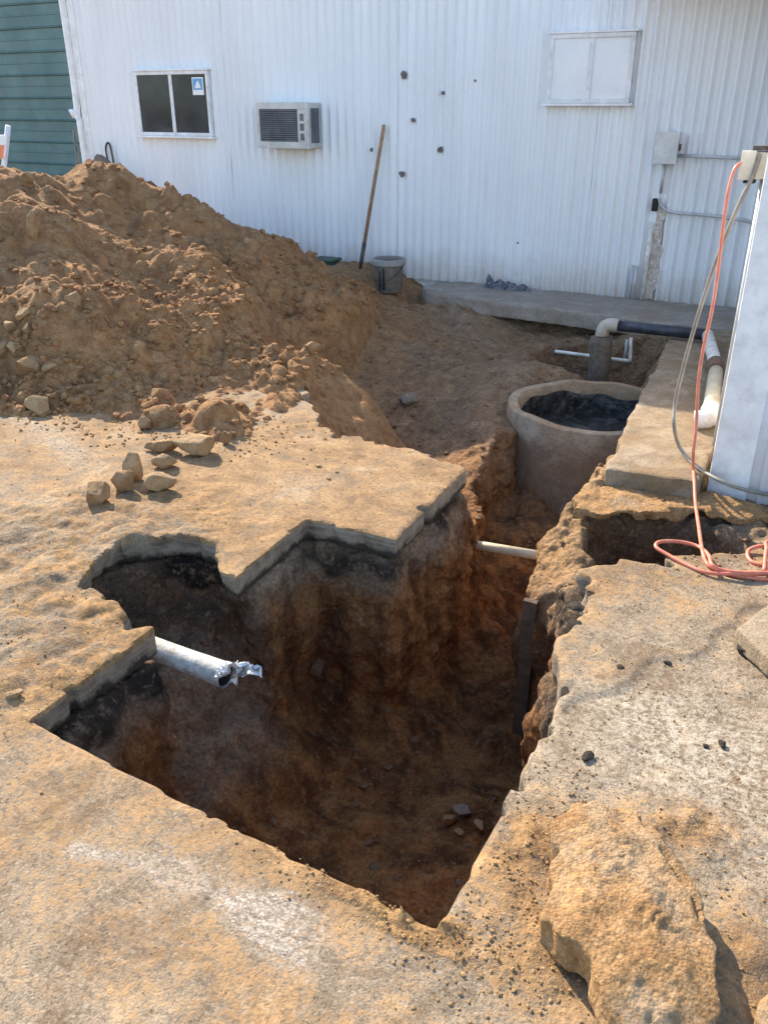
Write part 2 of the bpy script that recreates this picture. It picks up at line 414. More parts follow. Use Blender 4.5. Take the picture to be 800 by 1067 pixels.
M = dict(
    soil=soil_material(), pile=pile_material(), pave=pavement_material(),
    wall=wall_material('painted_corrugated_metal'), wall2=wall_material('painted_sheet_metal', (0.70, 0.71, 0.76)),
    trim=simple('white_trim_paint', (0.78, 0.79, 0.80), 0.45, var=0.12, dirt=(0.4, 0.35, 0.3), dirt_amt=0.3),
    green=simple('green_siding_paint', (0.085, 0.165, 0.165), 0.45, var=0.2, nscale=1.5),
    alu=simple('window_aluminium', (0.72, 0.73, 0.74), 0.4, var=0.15, dirt=(0.35, 0.3, 0.25), dirt_amt=0.4),
    glass=simple('dark_window_glass', (0.03, 0.042, 0.05), 0.12, var=0.35, nscale=1.6, spec=0.3),
    blind=simple('white_covered_pane', (0.76, 0.77, 0.79), 0.3, var=0.06, nscale=2),
    acbody=simple('cream_metal_casing', (0.55, 0.55, 0.52), 0.5, var=0.15, dirt=(0.3, 0.25, 0.18), dirt_amt=0.4),
    acgrill=simple('grey_grille', (0.12, 0.13, 0.145), 0.6, var=0.3),
    dark=simple('dark_void', (0.015, 0.015, 0.016), 0.8),
    rust=simple('rusty_hole', (0.16, 0.13, 0.135), 0.8, var=0.5, nscale=60),
    rustpatch=simple('flaking_rust', (0.50, 0.42, 0.35), 0.85, var=0.3, nscale=22, dirt=(0.74, 0.74, 0.74), dirt_amt=0.95),
    conduit=simple('grey_conduit', (0.50, 0.52, 0.53), 0.45, metal=0.2, var=0.2, dirt=(0.3, 0.26, 0.22)),
    ebox=simple('grey_enclosure', (0.60, 0.61, 0.60), 0.5, var=0.12, dirt=(0.4, 0.36, 0.3)),
    jbox=simple('cream_enclosure', (0.66, 0.62, 0.52), 0.55, var=0.15, dirt=(0.4, 0.33, 0.22)),
    wood=simple('worn_ash_wood', (0.34, 0.20, 0.105), 0.65, var=0.3, nscale=14, bump=0.001),
    board=simple('old_dirty_timber', (0.10, 0.065, 0.04), 0.85, var=0.4, nscale=16, bump=0.003),
    steel=simple('dirty_steel', (0.07, 0.068, 0.066), 0.55, metal=0.5, var=0.4, dirt=(0.2, 0.14, 0.09), dirt_amt=0.8),
    bucket=simple('muddy_grey_plastic', (0.14, 0.13, 0.115), 0.7, var=0.3, nscale=12, dirt=(0.26, 0.18, 0.11), dirt_amt=0.8),
    rim=simple('pale_grey_rim', (0.27, 0.265, 0.25), 0.6, var=0.2, dirt=(0.25, 0.18, 0.12)),
    tank=None, black_pipe=simple('blue_black_pipe', (0.022, 0.03, 0.05), 0.4, var=0.3, dirt=(0.2, 0.15, 0.1), dirt_amt=0.35),
    pvc=simple('white_pvc', (0.74, 0.72, 0.67), 0.45, var=0.12, dirt=(0.42, 0.31, 0.19), dirt_amt=0.6),
    pvcold=simple('yellowed_pvc', (0.68, 0.56, 0.36), 0.5, var=0.15, dirt=(0.4, 0.28, 0.16), dirt_amt=0.6),
    clay=simple('muddy_grey_pipe', (0.13, 0.105, 0.085), 0.8, var=0.35, nscale=12, bump=0.004, dirt=(0.22, 0.15, 0.09), dirt_amt=0.7),
    elbow=simple('dusty_elbow', (0.42, 0.38, 0.32), 0.6, var=0.2, dirt=(0.3, 0.22, 0.15), dirt_amt=0.7), coupling=simple('brown_rubber_coupling', (0.17, 0.09, 0.05), 0.7, var=0.4),
    foil=simple('torn_bright_metal', (0.68, 0.68, 0.66), 0.35, metal=0.55, var=0.25, nscale=40, bump=0.004),
    oldpipe=simple('limewashed_pipe', (0.55, 0.52, 0.46), 0.75, var=0.3, nscale=18, bump=0.003, dirt=(0.27, 0.2, 0.13), dirt_amt=0.8),
    orange=simple('orange_rubber', (0.62, 0.17, 0.10), 0.5, var=0.2, nscale=14, dirt=(0.5, 0.33, 0.22), dirt_amt=0.5),
    hose=simple('grey_rubber', (0.23, 0.21, 0.175), 0.55, var=0.3, nscale=10, dirt=(0.36, 0.3, 0.22)),
    rag=simple('grey_black_rag', (0.10, 0.10, 0.125), 0.95, var=0.7, nscale=25, dirt=(0.35, 0.35, 0.37), dirt_amt=0.6),
    greenbox=simple('green_plastic', (0.05, 0.09, 0.06), 0.6, var=0.3),
    sticker=simple('blue_sticker', (0.10, 0.33, 0.60), 0.4, var=0.1), paper=simple('white_sticker', (0.8, 0.8, 0.8), 0.5, var=0.05),
    orangepanel=simple('orange_reflective', (0.75, 0.22, 0.08), 0.5, var=0.15), whitepole=simple('white_pole', (0.75, 0.76, 0.77), 0.5, var=0.1),
    roof=simple('galvanised_roof', (0.45, 0.46, 0.47), 0.5, metal=0.3, var=0.2),
    water=simple('black_sludge', (0.016, 0.018, 0.02), 0.45, var=0.6, nscale=9, bump=0.03, bscale=12, dirt=(0.11, 0.10, 0.09), dirt_amt=0.8),
    rock=rock_material('tan_rock', (0.31, 0.19, 0.095), (0.47, 0.31, 0.165)),
    rockbrown=rock_material('brown_clod', (0.25, 0.14, 0.068), (0.37, 0.22, 0.11), (0.43, 0.28, 0.145)),
    rockgrey=rock_material('grey_rock', (0.16, 0.13, 0.11), (0.26, 0.22, 0.18), (0.3, 0.22, 0.15)),
    chunk=rock_material('dirt_coated_concrete', (0.21, 0.122, 0.056), (0.36, 0.215, 0.10), (0.33, 0.195, 0.086)),
    tar=rock_material('tarry_chunk', (0.025, 0.022, 0.02), (0.06, 0.05, 0.045), (0.07, 0.055, 0.04)),
    rubble=rock_material('damp_soil_clod', (0.15, 0.085, 0.045), (0.25, 0.155, 0.09), (0.24, 0.155, 0.09)), crumb=rock_material('dry_soil_crumb', (0.33, 0.20, 0.09), (0.48, 0.30, 0.14), (0.46, 0.285, 0.13)), footing=None)
def concrete_material(name, a, b, stain, amt):
    n = NT(name); mid = n.noise(8, 6, 0.68, dist=0.4)
    c = n.mix(n.map(mid, 0.3, 0.7), a, b)
    c = n.mix(n.math('MULTIPLY', n.map(n.noise(2.6, 6, 0.65), 0.4, 0.65), amt), c, stain)
    c = n.mix(n.math('MULTIPLY', n.map(n.noise(130, 3), 0.56, 0.66), 0.5), c, tuple(v * 0.35 for v in a))
    c = n.mix(n.map(n.noise(45, 4, 0.7), 0.28, 0.5, 0.35, 0), c, tuple(v * 0.4 for v in stain))
    nn = n.bump(n.noise(34, 6, 0.72), 0.012, 0.8); nn = n.bump(n.noise(160, 3), 0.003, 0.7, nn)
    return n.done(c, 0.92, nn, spec=0.2)
def caked_material():
    n = NT('soil_caked_concrete'); mid, fine = n.noise(11, 6, 0.7, dist=0.4), n.noise(75, 5, 0.75)
    c = n.mix(n.map(mid, 0.3, 0.7), (0.23, 0.13, 0.058), (0.42, 0.25, 0.115))
    c = n.mix(n.math('MULTIPLY', n.map(n.noise(4.5, 5, 0.7), 0.5, 0.66), 0.6), c, (0.36, 0.28, 0.19))
    c = n.mix(n.map(fine, 0.32, 0.56, 0.6, 0.0), c, (0.10, 0.054, 0.024))
    c = n.mix(n.math('MULTIPLY', n.map(n.voro(140, out='Color'), 0.65, 0.9), 0.4), c, (0.50, 0.33, 0.17))
    h_ = n.math('ADD', n.math('MULTIPLY', n.voro(130), -0.5), n.math('ADD', n.noise(32, 6, 0.75), fine))
    nn = n.bump(h_, 0.007, 0.9)
    return n.done(c, 0.95, nn, spec=0.12)
M['chunk'] = caked_material()
M['tank'] = concrete_material('muddy_tank_concrete', (0.27, 0.20, 0.135), (0.46, 0.36, 0.26), (0.30, 0.185, 0.10), 0.85)
M['footing'] = concrete_material('old_footing_concrete', (0.20, 0.15, 0.10), (0.36, 0.285, 0.20), (0.24, 0.155, 0.08), 0.8)
M['pieces'] = concrete_material('pale_broken_concrete', (0.26, 0.20, 0.135), (0.40, 0.325, 0.235), (0.33, 0.22, 0.12), 0.5)
M['walk'] = concrete_material('walkway_concrete', (0.27, 0.235, 0.20), (0.38, 0.34, 0.295), (0.27, 0.2, 0.14), 0.6)

WALL_Y = 8.05
TANK = (-1.29, 5.54); TANK_R = 0.62; RIM_Z = -0.24

# ------------------------------------------------------------------ ground: soil body with the excavation cut out of it
PAVE = [(-60, 5.9), (-5.2, 5.5), (-3.6, 4.8), (-3.0, 4.4), (-2.62, 3.98), (-2.44, 3.74), (-2.24, 3.60), (-1.95, 3.66), (-1.73, 3.66), (-1.43, 3.55),
        (-1.395, 2.72), (-1.82, 2.70), (-1.78, 2.16), (-1.86, 2.17), (-1.97, 2.30), (-2.17, 2.31), (-2.31, 2.18), (-2.36, 1.98), (-2.28, 1.84), (-2.08, 1.80), (-1.81, 1.75),
        (-1.80, 1.22), (-0.483, 1.145), (-0.49, 2.06), (-0.555, 2.22), (-0.575, 2.5), (-0.66, 2.80), (-0.60, 2.90), (-0.28, 3.15), (-0.05, 3.34),
        (0.5, 3.60), (1.2, 3.75), (60, 3.8), (60, -60), (-60, -60)]
h = 0.02
gx, gy, gz = np.arange(-5.2, 2.2, h), np.arange(0.86, 8.16, h), np.arange(-1.24, 0.20, h)
GX, GY = np.meshgrid(gx, gy, indexing='ij')
pv_sd = poly_sd(GX, GY, PAVE)
cp = [at_z(*p) for p in [(430, 310, -.13), (520, 335, -.2), (600, 338, -.2), (380, 330, -.10), (450, 345, -.26), (400, 372, -.3), (420, 420, -.44),
      (480, 390, -.32), (520, 400, -.27), (500, 440, -.30), (380, 430, -.5), (340, 420, -.42), (300, 400, -.3), (440, 455, -.52), (540, 370, -.27), (470, 365, -.28),
      (350, 300, .02), (300, 340, -.1), (560, 350, -.24)]]
cp = [tuple(p) for p in cp] + [(-2.2, 3.9, -.5), (-1.8, 3.9, -.55), (-5, 8.1, .03), (-4.2, 8.1, .03), (-4.0, 7.6, .0), (-3.6, 8.1, -.02), (-3.0, 7.3, -.13), (-1.2, 7.3, -.13), (0, 7.6, -.1),
      (-0.6, 4.0, -.09), (-.9, 3.9, -.09), (-0.6, 6, -.1), (.2, 3.8, -.09), (2, 3.9, -.05), (-1.0, 5, -.16), (-1.0, 6.4, -.14), (-4.8, 5.8, -.1), (-5, 7, -.02), (1, 6, -.1), (1, 8, -.1),
      (-0.8, 3.6, -.17), (-.45, 3.7, -.16), (-.84, 3.02, -.30), (-.72, 2.9, -.2), (-.88, 3.3, -.3)]
Gtop = np.clip(tps(cp, 0.002)(GX, GY), -0.7, 0.1)
n2 = sum(a * grid_noise(GX.shape, h, s, sd_) for a, s, sd_ in ((.045, .45, 1), (.03, .2, 2), (.016, .09, 3), (.008, .045, 4)))
Gtop = Gtop - 0.11 * np.exp(-(np.maximum(0, np.hypot(GX - TANK[0], GY - TANK[1]) - TANK_R) / 0.16) ** 2) * sstep(-0.95, -1.05, GX)
inner = sstep(0.10, -0.02, pv_sd)            # 1 below the pavement
Gtop = (Gtop + n2) * (1 - inner) - 0.112 * inner
PIT = [(-1.80, 1.20), (-.49, 1.15), (-.49, 2.06), (-.56, 2.25), (-.575, 2.5), (-.70, 2.82), (-.90, 3.1), (-.97, 3.55), (-.88, 4.2), (-.80, 5.3), (-1.76, 5.3), (-1.70, 4.3), (-1.43, 3.62), (-1.43, 2.72), (-1.80, 2.70)]
HOLE_C = [(-.62, 2.92), (-.28, 3.18), (-.05, 3.37), (.30, 3.52), (.22, 3.70), (-.20, 3.74), (-.42, 3.80), (-.84, 3.66), (-.80, 3.2)]
HOLE_T = [(-2.2, 6.3), (-1.10, 6.2), (-1.06, 7.12), (-2.15, 7.14)]
HOLLOW = [(-1.70, 1.72), (-2.10, 1.78), (-2.33, 1.88), (-2.38, 2.05), (-2.27, 2.24), (-2.08, 2.34), (-1.70, 2.20)]
shape3 = (len(gx), len(gy), len(gz))
Z3 = gz[None, None, :].astype(np.float32)
dep = np.clip(-Z3 - 0.1, 0, 2)
nA = grid_noise(shape3, h, (.30, .30, .5), 11); nB = grid_noise(shape3, h, (.12, .12, .22), 12); nC = grid_noise(shape3, h, .06, 13)
rough3 = 0.045 * nA + 0.04 * np.abs(nB) - .018 + 0.018 * nC
rough3 += 0.035 * np.abs(grid_noise(shape3, h, (.085, .085, 1.1), 14)) * sstep(-0.85, -0.6, Z3)   # bucket tooth marks
wallramp = sstep(0.0, 0.18, dep)              # straight saw cut above, ragged below
def carve(sd2, floor, taper=0.08, k=0.09, rg=1.0):
    return smax(sd2[:, :, None].astype(np.float32) + taper * dep + rg * rough3 * (0.25 + 0.75 * wallramp) - 0.0, floor[:, :, None].astype(np.float32) - Z3 + 0.5 * rough3, k)
fl = -0.98 + 0.06 * grid_noise(GX.shape, h, .4, 21) + 0.03 * grid_noise(GX.shape, h, .12, 22)
fl = fl + 0.28 * sstep(-1.25, -1.85, GX) * sstep(3.0, 2.3, GY) + 0.10 * sstep(3.0, 4.6, GY) + 0.14 * sstep(-1.15, -1.5, GX) * sstep(2.5, 2.75, GY)
c1 = carve(poly_sd(GX, GY, PIT), fl)
flc = -0.40 + 0.05 * grid_noise(GX.shape, h, .3, 23) + 0.5 * sstep(-.2, .5, GX)
c2 = carve(poly_sd(GX, GY, HOLE_C), flc, 0.25)
c3 = carve(poly_sd(GX, GY, HOLE_T), -0.72 + 0.05 * grid_noise(GX.shape, h, .3, 24), 0.2)
c4 = carve(poly_sd(GX, GY, HOLLOW), -0.34 - 0.3 * sstep(-2.05, -1.75, GX) + 0.04 * grid_noise(GX.shape, h, .2, 25), -0.15, 0.10, 0.7)
tk = np.hypot(GX - TANK[0], GY - TANK[1]) - (TANK_R - 0.045)
c5 = np.maximum(tk[:, :, None], -0.8 - Z3)
cv = np.minimum(np.minimum(np.minimum(c1, c2), np.minimum(c3, c4)), c5)
# crumbling ridge left standing between the trench and the cable cut
SDF = smax((Z3 - Gtop[:, :, None]).astype(np.float32), -cv.astype(np.float32), 0.03)
GV, GQ = surface_nets(SDF, (gx[0], gy[0], gz[0]), h)
del nA, nB, nC, c1, c2, c3, c4, c5, cv, SDF
def sample2(A, x, y):
    i = np.clip(((x - gx[0]) / h), 0, len(gx) - 1.001); j = np.clip(((y - gy[0]) / h), 0, len(gy) - 1.001)
    a, b = i.astype(int), j.astype(int); fi, fj = i - a, j - b
    return (A[a, b] * (1 - fi) * (1 - fj) + A[a + 1, b] * fi * (1 - fj) + A[a, b + 1] * (1 - fi) * fj + A[a + 1, b + 1] * fi * fj)
qc = GV[GQ].mean(1)
keep = ~((sample2(pv_sd, qc[:, 0], qc[:, 1]) < -0.35) & (qc[:, 2] > -0.2)) & (qc[:, 2] > -1.2)
GV, GQ, _ = compact(GV, GQ, keep)
GV, GQ = subdivide(GV, GQ)
GN = normals(GV, GQ)
amp = np.where(sample2(pv_sd, GV[:, 0], GV[:, 1]) < -0.05, np.where(GV[:, 2] > -0.13, 0.0, 1.0), 1.0)
disp = 0.016 * vnoise(GV, .055, 5) + 0.010 * vnoise(GV, .026, 6) + 0.030 * np.abs(vnoise(GV * np.array([1, 1, .45]), .12, 7)) - .01
amp = amp * (1 - 0.5 * sstep(3.7, 4.4, GV[:, 1]) * sstep(-.6, -.45, GV[:, 2]))
GV = GV + GN * (disp * amp)[:, None]
pvs = sample2(pv_sd, GV[:, 0], GV[:, 1])
nz_ = 0.5 + 0.5 * vnoise(GV, .3, 8)
inpit = sstep(5.2, 3.7, GV[:, 1])
soil_a = np.clip(sstep(-0.17, -0.33, GV[:, 2] + 0.05 * vnoise(GV, .2, 9)) * (0.25 + 0.75 * inpit) + 0.25 * sstep(-.45, -.7, GV[:, 2]), 0, 1)
edge = sstep(0.22, 0.02, np.abs(pvs))
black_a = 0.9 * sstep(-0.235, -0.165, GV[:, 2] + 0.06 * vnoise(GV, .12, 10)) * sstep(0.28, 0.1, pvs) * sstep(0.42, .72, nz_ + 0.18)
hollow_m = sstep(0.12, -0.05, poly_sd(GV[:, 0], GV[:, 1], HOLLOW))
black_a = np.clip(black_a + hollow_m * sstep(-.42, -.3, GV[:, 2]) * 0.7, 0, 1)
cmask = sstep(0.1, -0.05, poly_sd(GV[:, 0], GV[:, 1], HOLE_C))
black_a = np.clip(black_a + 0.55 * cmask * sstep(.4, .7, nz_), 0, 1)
soil_a *= (1 - 0.8 * hollow_m); soil_a *= (1 - 0.5 * cmask)
dry_a = sstep(-0.15, -0.09, GV[:, 2]) * sstep(4.6, 4.1, GV[:, 1]) * sstep(0.0, 0.08, pvs) * 0.9
dry_a = np.maximum(dry_a, 0.8 * sstep(0.28, 0.12, np.hypot(GV[:, 0] + .88, (GV[:, 1] - 3.35) * .6)) * sstep(-0.75, -0.35, GV[:, 2]))
black_a *= 1 - dry_a
PEDGE = [at_z(*p).xy for p in [(420, 298, 0.0), (388, 318, -.05), (378, 345, -.1), (366, 366, -.05), (352, 388, -.05), (322, 404, -.1), (296, 434, 0), (262, 458, 0), (215, 464, 0), (130, 444, 0), (0, 440, 0), (-400, 450, 0)]] + [Vector((-9, 3)), Vector((-9, 9.9)), Vector((-4, 9.9))]
spill_a = sstep(0.75, 0.1, poly_sd(GV[:, 0], GV[:, 1], PEDGE) + 0.25 * vnoise(GV, .3, 31) + 0.15 * vnoise(GV, .1, 32)) * sstep(0.0, 0.05, pvs)
# far sheet: a ring of quads from the dug area out to the horizon, part of the same ground
def ring(x0, x1, y0, y1, z, R, holes=None):
    xs, ys = [-R, x0, x1, R], [-R, y0, y1, R]; V = []; Q = []
    for i in range(3):
        for j in range(3):
            if i == 1 and j == 1: continue
            n = len(V); V += [(xs[i], ys[j], z), (xs[i + 1], ys[j], z), (xs[i + 1], ys[j + 1], z), (xs[i], ys[j + 1], z)]; Q.append((n, n + 1, n + 2, n + 3))
    return np.array(V, float), np.array(Q)
RV, RQ = ring(gx[0] + .02, gx[-1] - .02, gy[0] + .02, gy[-1] - .02, -0.115, 600)
n0 = len(GV); z0 = np.zeros(len(RV))
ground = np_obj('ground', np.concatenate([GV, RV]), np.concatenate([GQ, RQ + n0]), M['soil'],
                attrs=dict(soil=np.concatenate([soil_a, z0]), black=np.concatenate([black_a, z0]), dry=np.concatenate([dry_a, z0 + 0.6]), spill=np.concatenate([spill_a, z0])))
tag(ground, kind='structure')

# ------------------------------------------------------------------ concrete pavement with the sawn opening
ph = 0.0125
px_, py_, pz_ = np.arange(-5.0, 2.2, ph), np.arange(-0.5, 5.75, ph), np.arange(-0.125, 0.045, ph)
PX, PY = np.meshgrid(px_, py_, indexing='ij')
psd = poly_sd(PX, PY, PAVE)
HOLP = poly_sd(PX, PY, HOLLOW)
ragged = np.maximum(sstep(0.2, 0.05, HOLP) * sstep(-1.80, -1.90, PX) * 0.8, np.maximum(sstep(3.55, 3.62, PY) * sstep(-1.3, -1.5, PX), sstep(2.05, 2.25, PY) * sstep(-1.2, -1.0, PX)))
e_n = 0.042 * grid_noise(PX.shape, ph, .16, 31) + 0.022 * grid_noise(PX.shape, ph, .06, 32) + 0.016 * grid_noise(PX.shape, ph, .03, 30)
chips_ = np.maximum(0, grid_noise(PX.shape, ph, .032, 29) - 0.5) * 0.035
e_s = chips_ + 0.002 * grid_noise(PX.shape, ph, .12, 33) + 0.003 * grid_noise(PX.shape, ph, .026, 34)
psd2 = psd + e_s + ragged * e_n
def gauss(cx, cy, rx, ry, ang=0.0):
    dx, dy = PX - cx, PY - cy; c_, s_ = math.cos(ang), math.sin(ang)
    return np.exp(-(((dx * c_ + dy * s_) / rx) ** 2 + ((-dx * s_ + dy * c_) / ry) ** 2))
def gp(px, py, rx, ry, ang=0.0):
    p = at_z(px, py, 0); return gauss(p.x, p.y, rx, ry, ang)
crust = np.clip(gp(130, 540, .55, .35, .3) + gp(60, 660, .35, .4) + gp(20, 590, .4, .4) + .6 * gp(110, 680, .2, .25), 0, 1)
top = 0.0022 * grid_noise(PX.shape, ph, .35, 35) + 0.0016 * grid_noise(PX.shape, ph, .08, 36) + 0.0012 * grid_noise(PX.shape, ph, .03, 37)
rid = np.abs(grid_noise(PX.shape, ph, .06, 38)) + 0.6 * np.abs(grid_noise(PX.shape, ph, .03, 39))
top += crust * (0.015 * rid)
# dirt swept up along the near cut and around the broken slab
bank = gp(395, 945, .22, .035, -.05) + 0.8 * gp(440, 968, .09, .05) + 0.75 * gp(545, 880, .08, .22) + .8 * gp(575, 985, .09, .12) + .6 * gp(720, 870, .10, .1) + .6 * gp(770, 1000, .08, .14) + .35 * gp(700, 860, .15, .12)
clod = np.maximum(0, grid_noise(PX.shape, ph, .028, 40)) + np.maximum(0, grid_noise(PX.shape, ph, .05, 41))
top += np.clip(bank, 0, 1) * (0.006 + 0.016 * clod)
# thin screed layer left standing on the right slab (its ragged edge makes a small step)
SCR = [at_z(*p).xy for p in [(575, 780), (600, 735), (642, 718), (690, 690), (745, 668), (775, 640), (900, 600), (800, 560), (700, 570), (590, 590), (570, 700)]]
scr = poly_sd(PX, PY, SCR) + 0.03 * grid_noise(PX.shape, ph, .1, 42)
top += 0.010 * sstep(0.012, -0.012, scr)
PZ = pz_[None, None, :].astype(np.float32)
nz3 = grid_noise((len(px_), len(py_), len(pz_)), ph, (.09, .09, .05), 43)
rg3 = (0.003 + 0.02 * ragged)[:, :, None] * nz3
pz_s = np.array([1.0]); 
SD = smax(smax(PZ - top[:, :, None].astype(np.float32), psd2[:, :, None].astype(np.float32) + rg3, 0.004), -0.1 - PZ, 0.004)
PVV, PVQ = surface_nets(SD, (px_[0], py_[0], pz_[0]), ph)
del SD, nz3, rg3
def samp(A, P):
    i = np.clip(np.round((P[:, 0] - px_[0]) / ph).astype(int), 0, len(px_) - 1); j = np.clip(np.round((P[:, 1] - py_[0]) / ph).astype(int), 0, len(py_) - 1)
    return A[i, j]
qc = PVV[PVQ].mean(1)
PVV, PVQ, _ = compact(PVV, PVQ, ~((qc[:, 2] < -0.06) & (samp(psd2, qc) < -0.06)))
bigN = grid_noise(PX.shape, ph, .5, 44); medN = grid_noise(PX.shape, ph, .18, 45)
left = sstep(-1.2, -1.7, PX)
rightm = sstep(-0.55, -0.45, PX) * sstep(1.0, 1.3, PY)
dirt = 0.60 + 0.16 * bigN + 0.08 * medN + 0.12 * left
dirt -= 0.16 * rightm * (1 - np.clip(1.3 * gp(560, 930, .22, .45) + gp(650, 1000, .3, .25) + .7 * gp(610, 690, .25, .14, .3), 0, 1))
paleR = np.clip(gp(740, 790, .30, .17, .35) + .7 * gp(680, 740, .2, .1, .4) + .5 * gp(790, 880, .12, .2), 0, 1)
paleL = np.clip(.7 * gp(60, 460, .5, .08, -.3) + .5 * gp(30, 440, .3, .06) + .25 * gp(180, 445, .3, .06), 0, 1)
def seg(p, q, wd):
    a, b = at_z(*p, 0), at_z(*q, 0); ex, ey = b.x - a.x, b.y - a.y
    t = np.clip(((PX - a.x) * ex + (PY - a.y) * ey) / (ex * ex + ey * ey), 0, 1)
    return np.exp(-((PX - a.x - t * ex) ** 2 + (PY - a.y - t * ey) ** 2) / wd ** 2)
grit = np.clip(.8 * seg((80, 885), (200, 905), .035) + .9 * seg((170, 910), (310, 965), .06) + .9 * seg((290, 965), (430, 1050), .09) + .55 * seg((150, 950), (190, 1010), .035) + .4 * seg((10, 920), (40, 935), .03) + .5 * seg((420, 1010), (520, 1050), .05), 0, 1)
grit *= np.clip(0.75 + 0.5 * medN, 0, 1)
dirt -= 0.15 * grit + .3 * paleL
bank = np.clip(bank, 0, 1); dirt += 0.5 * bank
at = {k: samp(v, PVV) for k, v in dict(dirt=dirt, grit=grit, crust=np.clip(crust + bank, 0, 1), pale=np.clip(paleR * .8 + paleL * .6, 0, 1)).items()}
RV, RQ = ring(px_[0] + .012, px_[-1] - .012, py_[0] + .012, py_[-1] - .012, -0.001, 40)
RV[:, 1] = np.minimum(RV[:, 1], 5.7); RV[RV[:, 0] > 2.5, 1] = np.minimum(RV[RV[:, 0] > 2.5, 1], 3.75)
area = [(abs(np.cross(RV[q[1]] - RV[q[0]], RV[q[3]] - RV[q[0]])[2]) > 0.05) and RV[q, 1].min() < 5.6 and not (RV[q, 1].min() > 5) for q in RQ]
RQ = RQ[[i for i, a in enumerate(area) if a]]
n0 = len(PVV); ext = dict(dirt=.6, grit=0, crust=.2, pale=.1)
pave = np_obj('concrete_pavement', np.concatenate([PVV, RV]), np.concatenate([PVQ, RQ + n0]), M['pave'], sharp=32,
              attrs={k: np.concatenate([v, np.full(len(RV), ext[k])]) for k, v in at.items()})
tag(pave, kind='structure')

# slab-like pieces of concrete made the same way
def slab(name, poly, z0_, z1_, mat, hh=0.0125, edge_n=0.008, top_n=0.004, seed=0, r=0.012, tilt=None, chunk=False, cake=0.0, crack=None, facets=0):
    P = np.array(poly, float); lo, hi = P.min(0) - .06, P.max(0) + .06
    ax, ay = np.arange(lo[0], hi[0], hh), np.arange(lo[1], hi[1], hh); az = np.arange(z0_ - 2.5 * hh, z1_ + (8 if cake else 4) * hh, hh)
    AX, AY = np.meshgrid(ax, ay, indexing='ij'); s = poly_sd(AX, AY, P)
    s = s + (0.3 if chunk else 1.0) * edge_n * grid_noise(AX.shape, hh, .10, seed + 1) + 0.5 * edge_n * grid_noise(AX.shape, hh, .035, seed + 2) + 0.3 * edge_n * grid_noise(AX.shape, hh, .017, seed + 12)
    t = z1_ + top_n * grid_noise(AX.shape, hh, .14, seed + 3) + 0.6 * top_n * grid_noise(AX.shape, hh, .05, seed + 4)
    rgf = np.random.RandomState(seed)
    for _ in range(facets):   # broken shoulders
        th_ = 6.283 * (_ + rgf.rand() * .7) / facets; pr = (AX - P[:, 0].mean()) * math.cos(th_) + (AY - P[:, 1].mean()) * math.sin(th_)
        ext = ((P - P.mean(0)) @ np.array([math.cos(th_), math.sin(th_)])).max()
        t = np.minimum(t, z1_ - rgf.uniform(.06, .28) * np.maximum(0, pr - ext * rgf.uniform(.3, .75)) + top_n * .6 * grid_noise(AX.shape, hh, .06, seed + 20 + _))
    if cake:      # soil caked in lumps over the middle
        cl = 0.5 * np.maximum(0, grid_noise(AX.shape, hh, .028, seed + 7)) + 0.6 * np.abs(grid_noise(AX.shape, hh, .013, seed + 8)) + .35 * np.maximum(0, grid_noise(AX.shape, hh, .05, seed + 6))
        t = t + cake * cl * sstep(-.015, -.07, s) * (0.35 + 0.65 * sstep(-.2, .5, grid_noise(AX.shape, hh, .13, seed + 9)))
    if crack is not None:
        dc = np.full(AX.shape, 9.0)
        for a_, b_ in zip(crack[:-1], crack[1:]):
            e_ = np.array(b_) - np.array(a_); tt = np.clip(((AX - a_[0]) * e_[0] + (AY - a_[1]) * e_[1]) / (e_ @ e_), 0, 1)
            dc = np.minimum(dc, np.hypot(AX - a_[0] - tt * e_[0], AY - a_[1] - tt * e_[1]))
        dc = dc + .006 * grid_noise(AX.shape, hh, .03, seed + 11)
        side_ = (AX - crack[0][0]) * (crack[-1][1] - crack[0][1]) - (AY - crack[0][1]) * (crack[-1][0] - crack[0][0])
        t = t - 0.012 * np.exp(-(dc / .005) ** 2) - 0.022 * sstep(0, .012, side_) * sstep(.10, .0, dc)
    A = az[None, None, :]
    n3 = grid_noise((len(ax), len(ay), len(az)), hh, .05, seed + 5) * edge_n
    if chunk:     # broken faces: under-cut here, spreading there
        n3 = n3 + grid_noise(AX.shape, hh, .16, seed + 13)[:, :, None] * 0.2 * (A - (z0_ + z1_) / 2) + 0.6 * edge_n * np.abs(grid_noise((len(ax), len(ay), len(az)), hh, .05, seed + 14))
    f = smax(smax(A - t[:, :, None], s[:, :, None] + n3, r), z0_ - A + n3 * (1 if chunk else 0), r)
    V, Q = surface_nets(f.astype(np.float32), (ax[0], ay[0], az[0]), hh)
    return np_obj(name, V, Q, mat, sharp=34)
foot = slab('concrete_footing', [(-0.83, 3.86), (-0.405, 3.90), (-0.405, 7.12), (-1.14, 7.12), (-1.07, 6.6), (-0.95, 5.2)], -0.125, 0.004, M['footing'], edge_n=0.008, seed=60, r=.005)
tag(foot, kind='structure')
ledge = slab('lower_slab', [(-0.93, 3.64), (-0.88, 3.56), (-0.78, 3.55), (-0.66, 3.60), (-0.52, 3.66), (-0.40, 3.76), (-0.22, 3.80), (-0.05, 3.86), (-0.1, 3.98), (-0.86, 3.98), (-0.90, 3.84)], -0.135, -0.085, M['chunk'], hh=0.008, edge_n=0.022, top_n=0.012, seed=65, r=.006, chunk=True, cake=0.016)
tag(ledge, kind='structure')
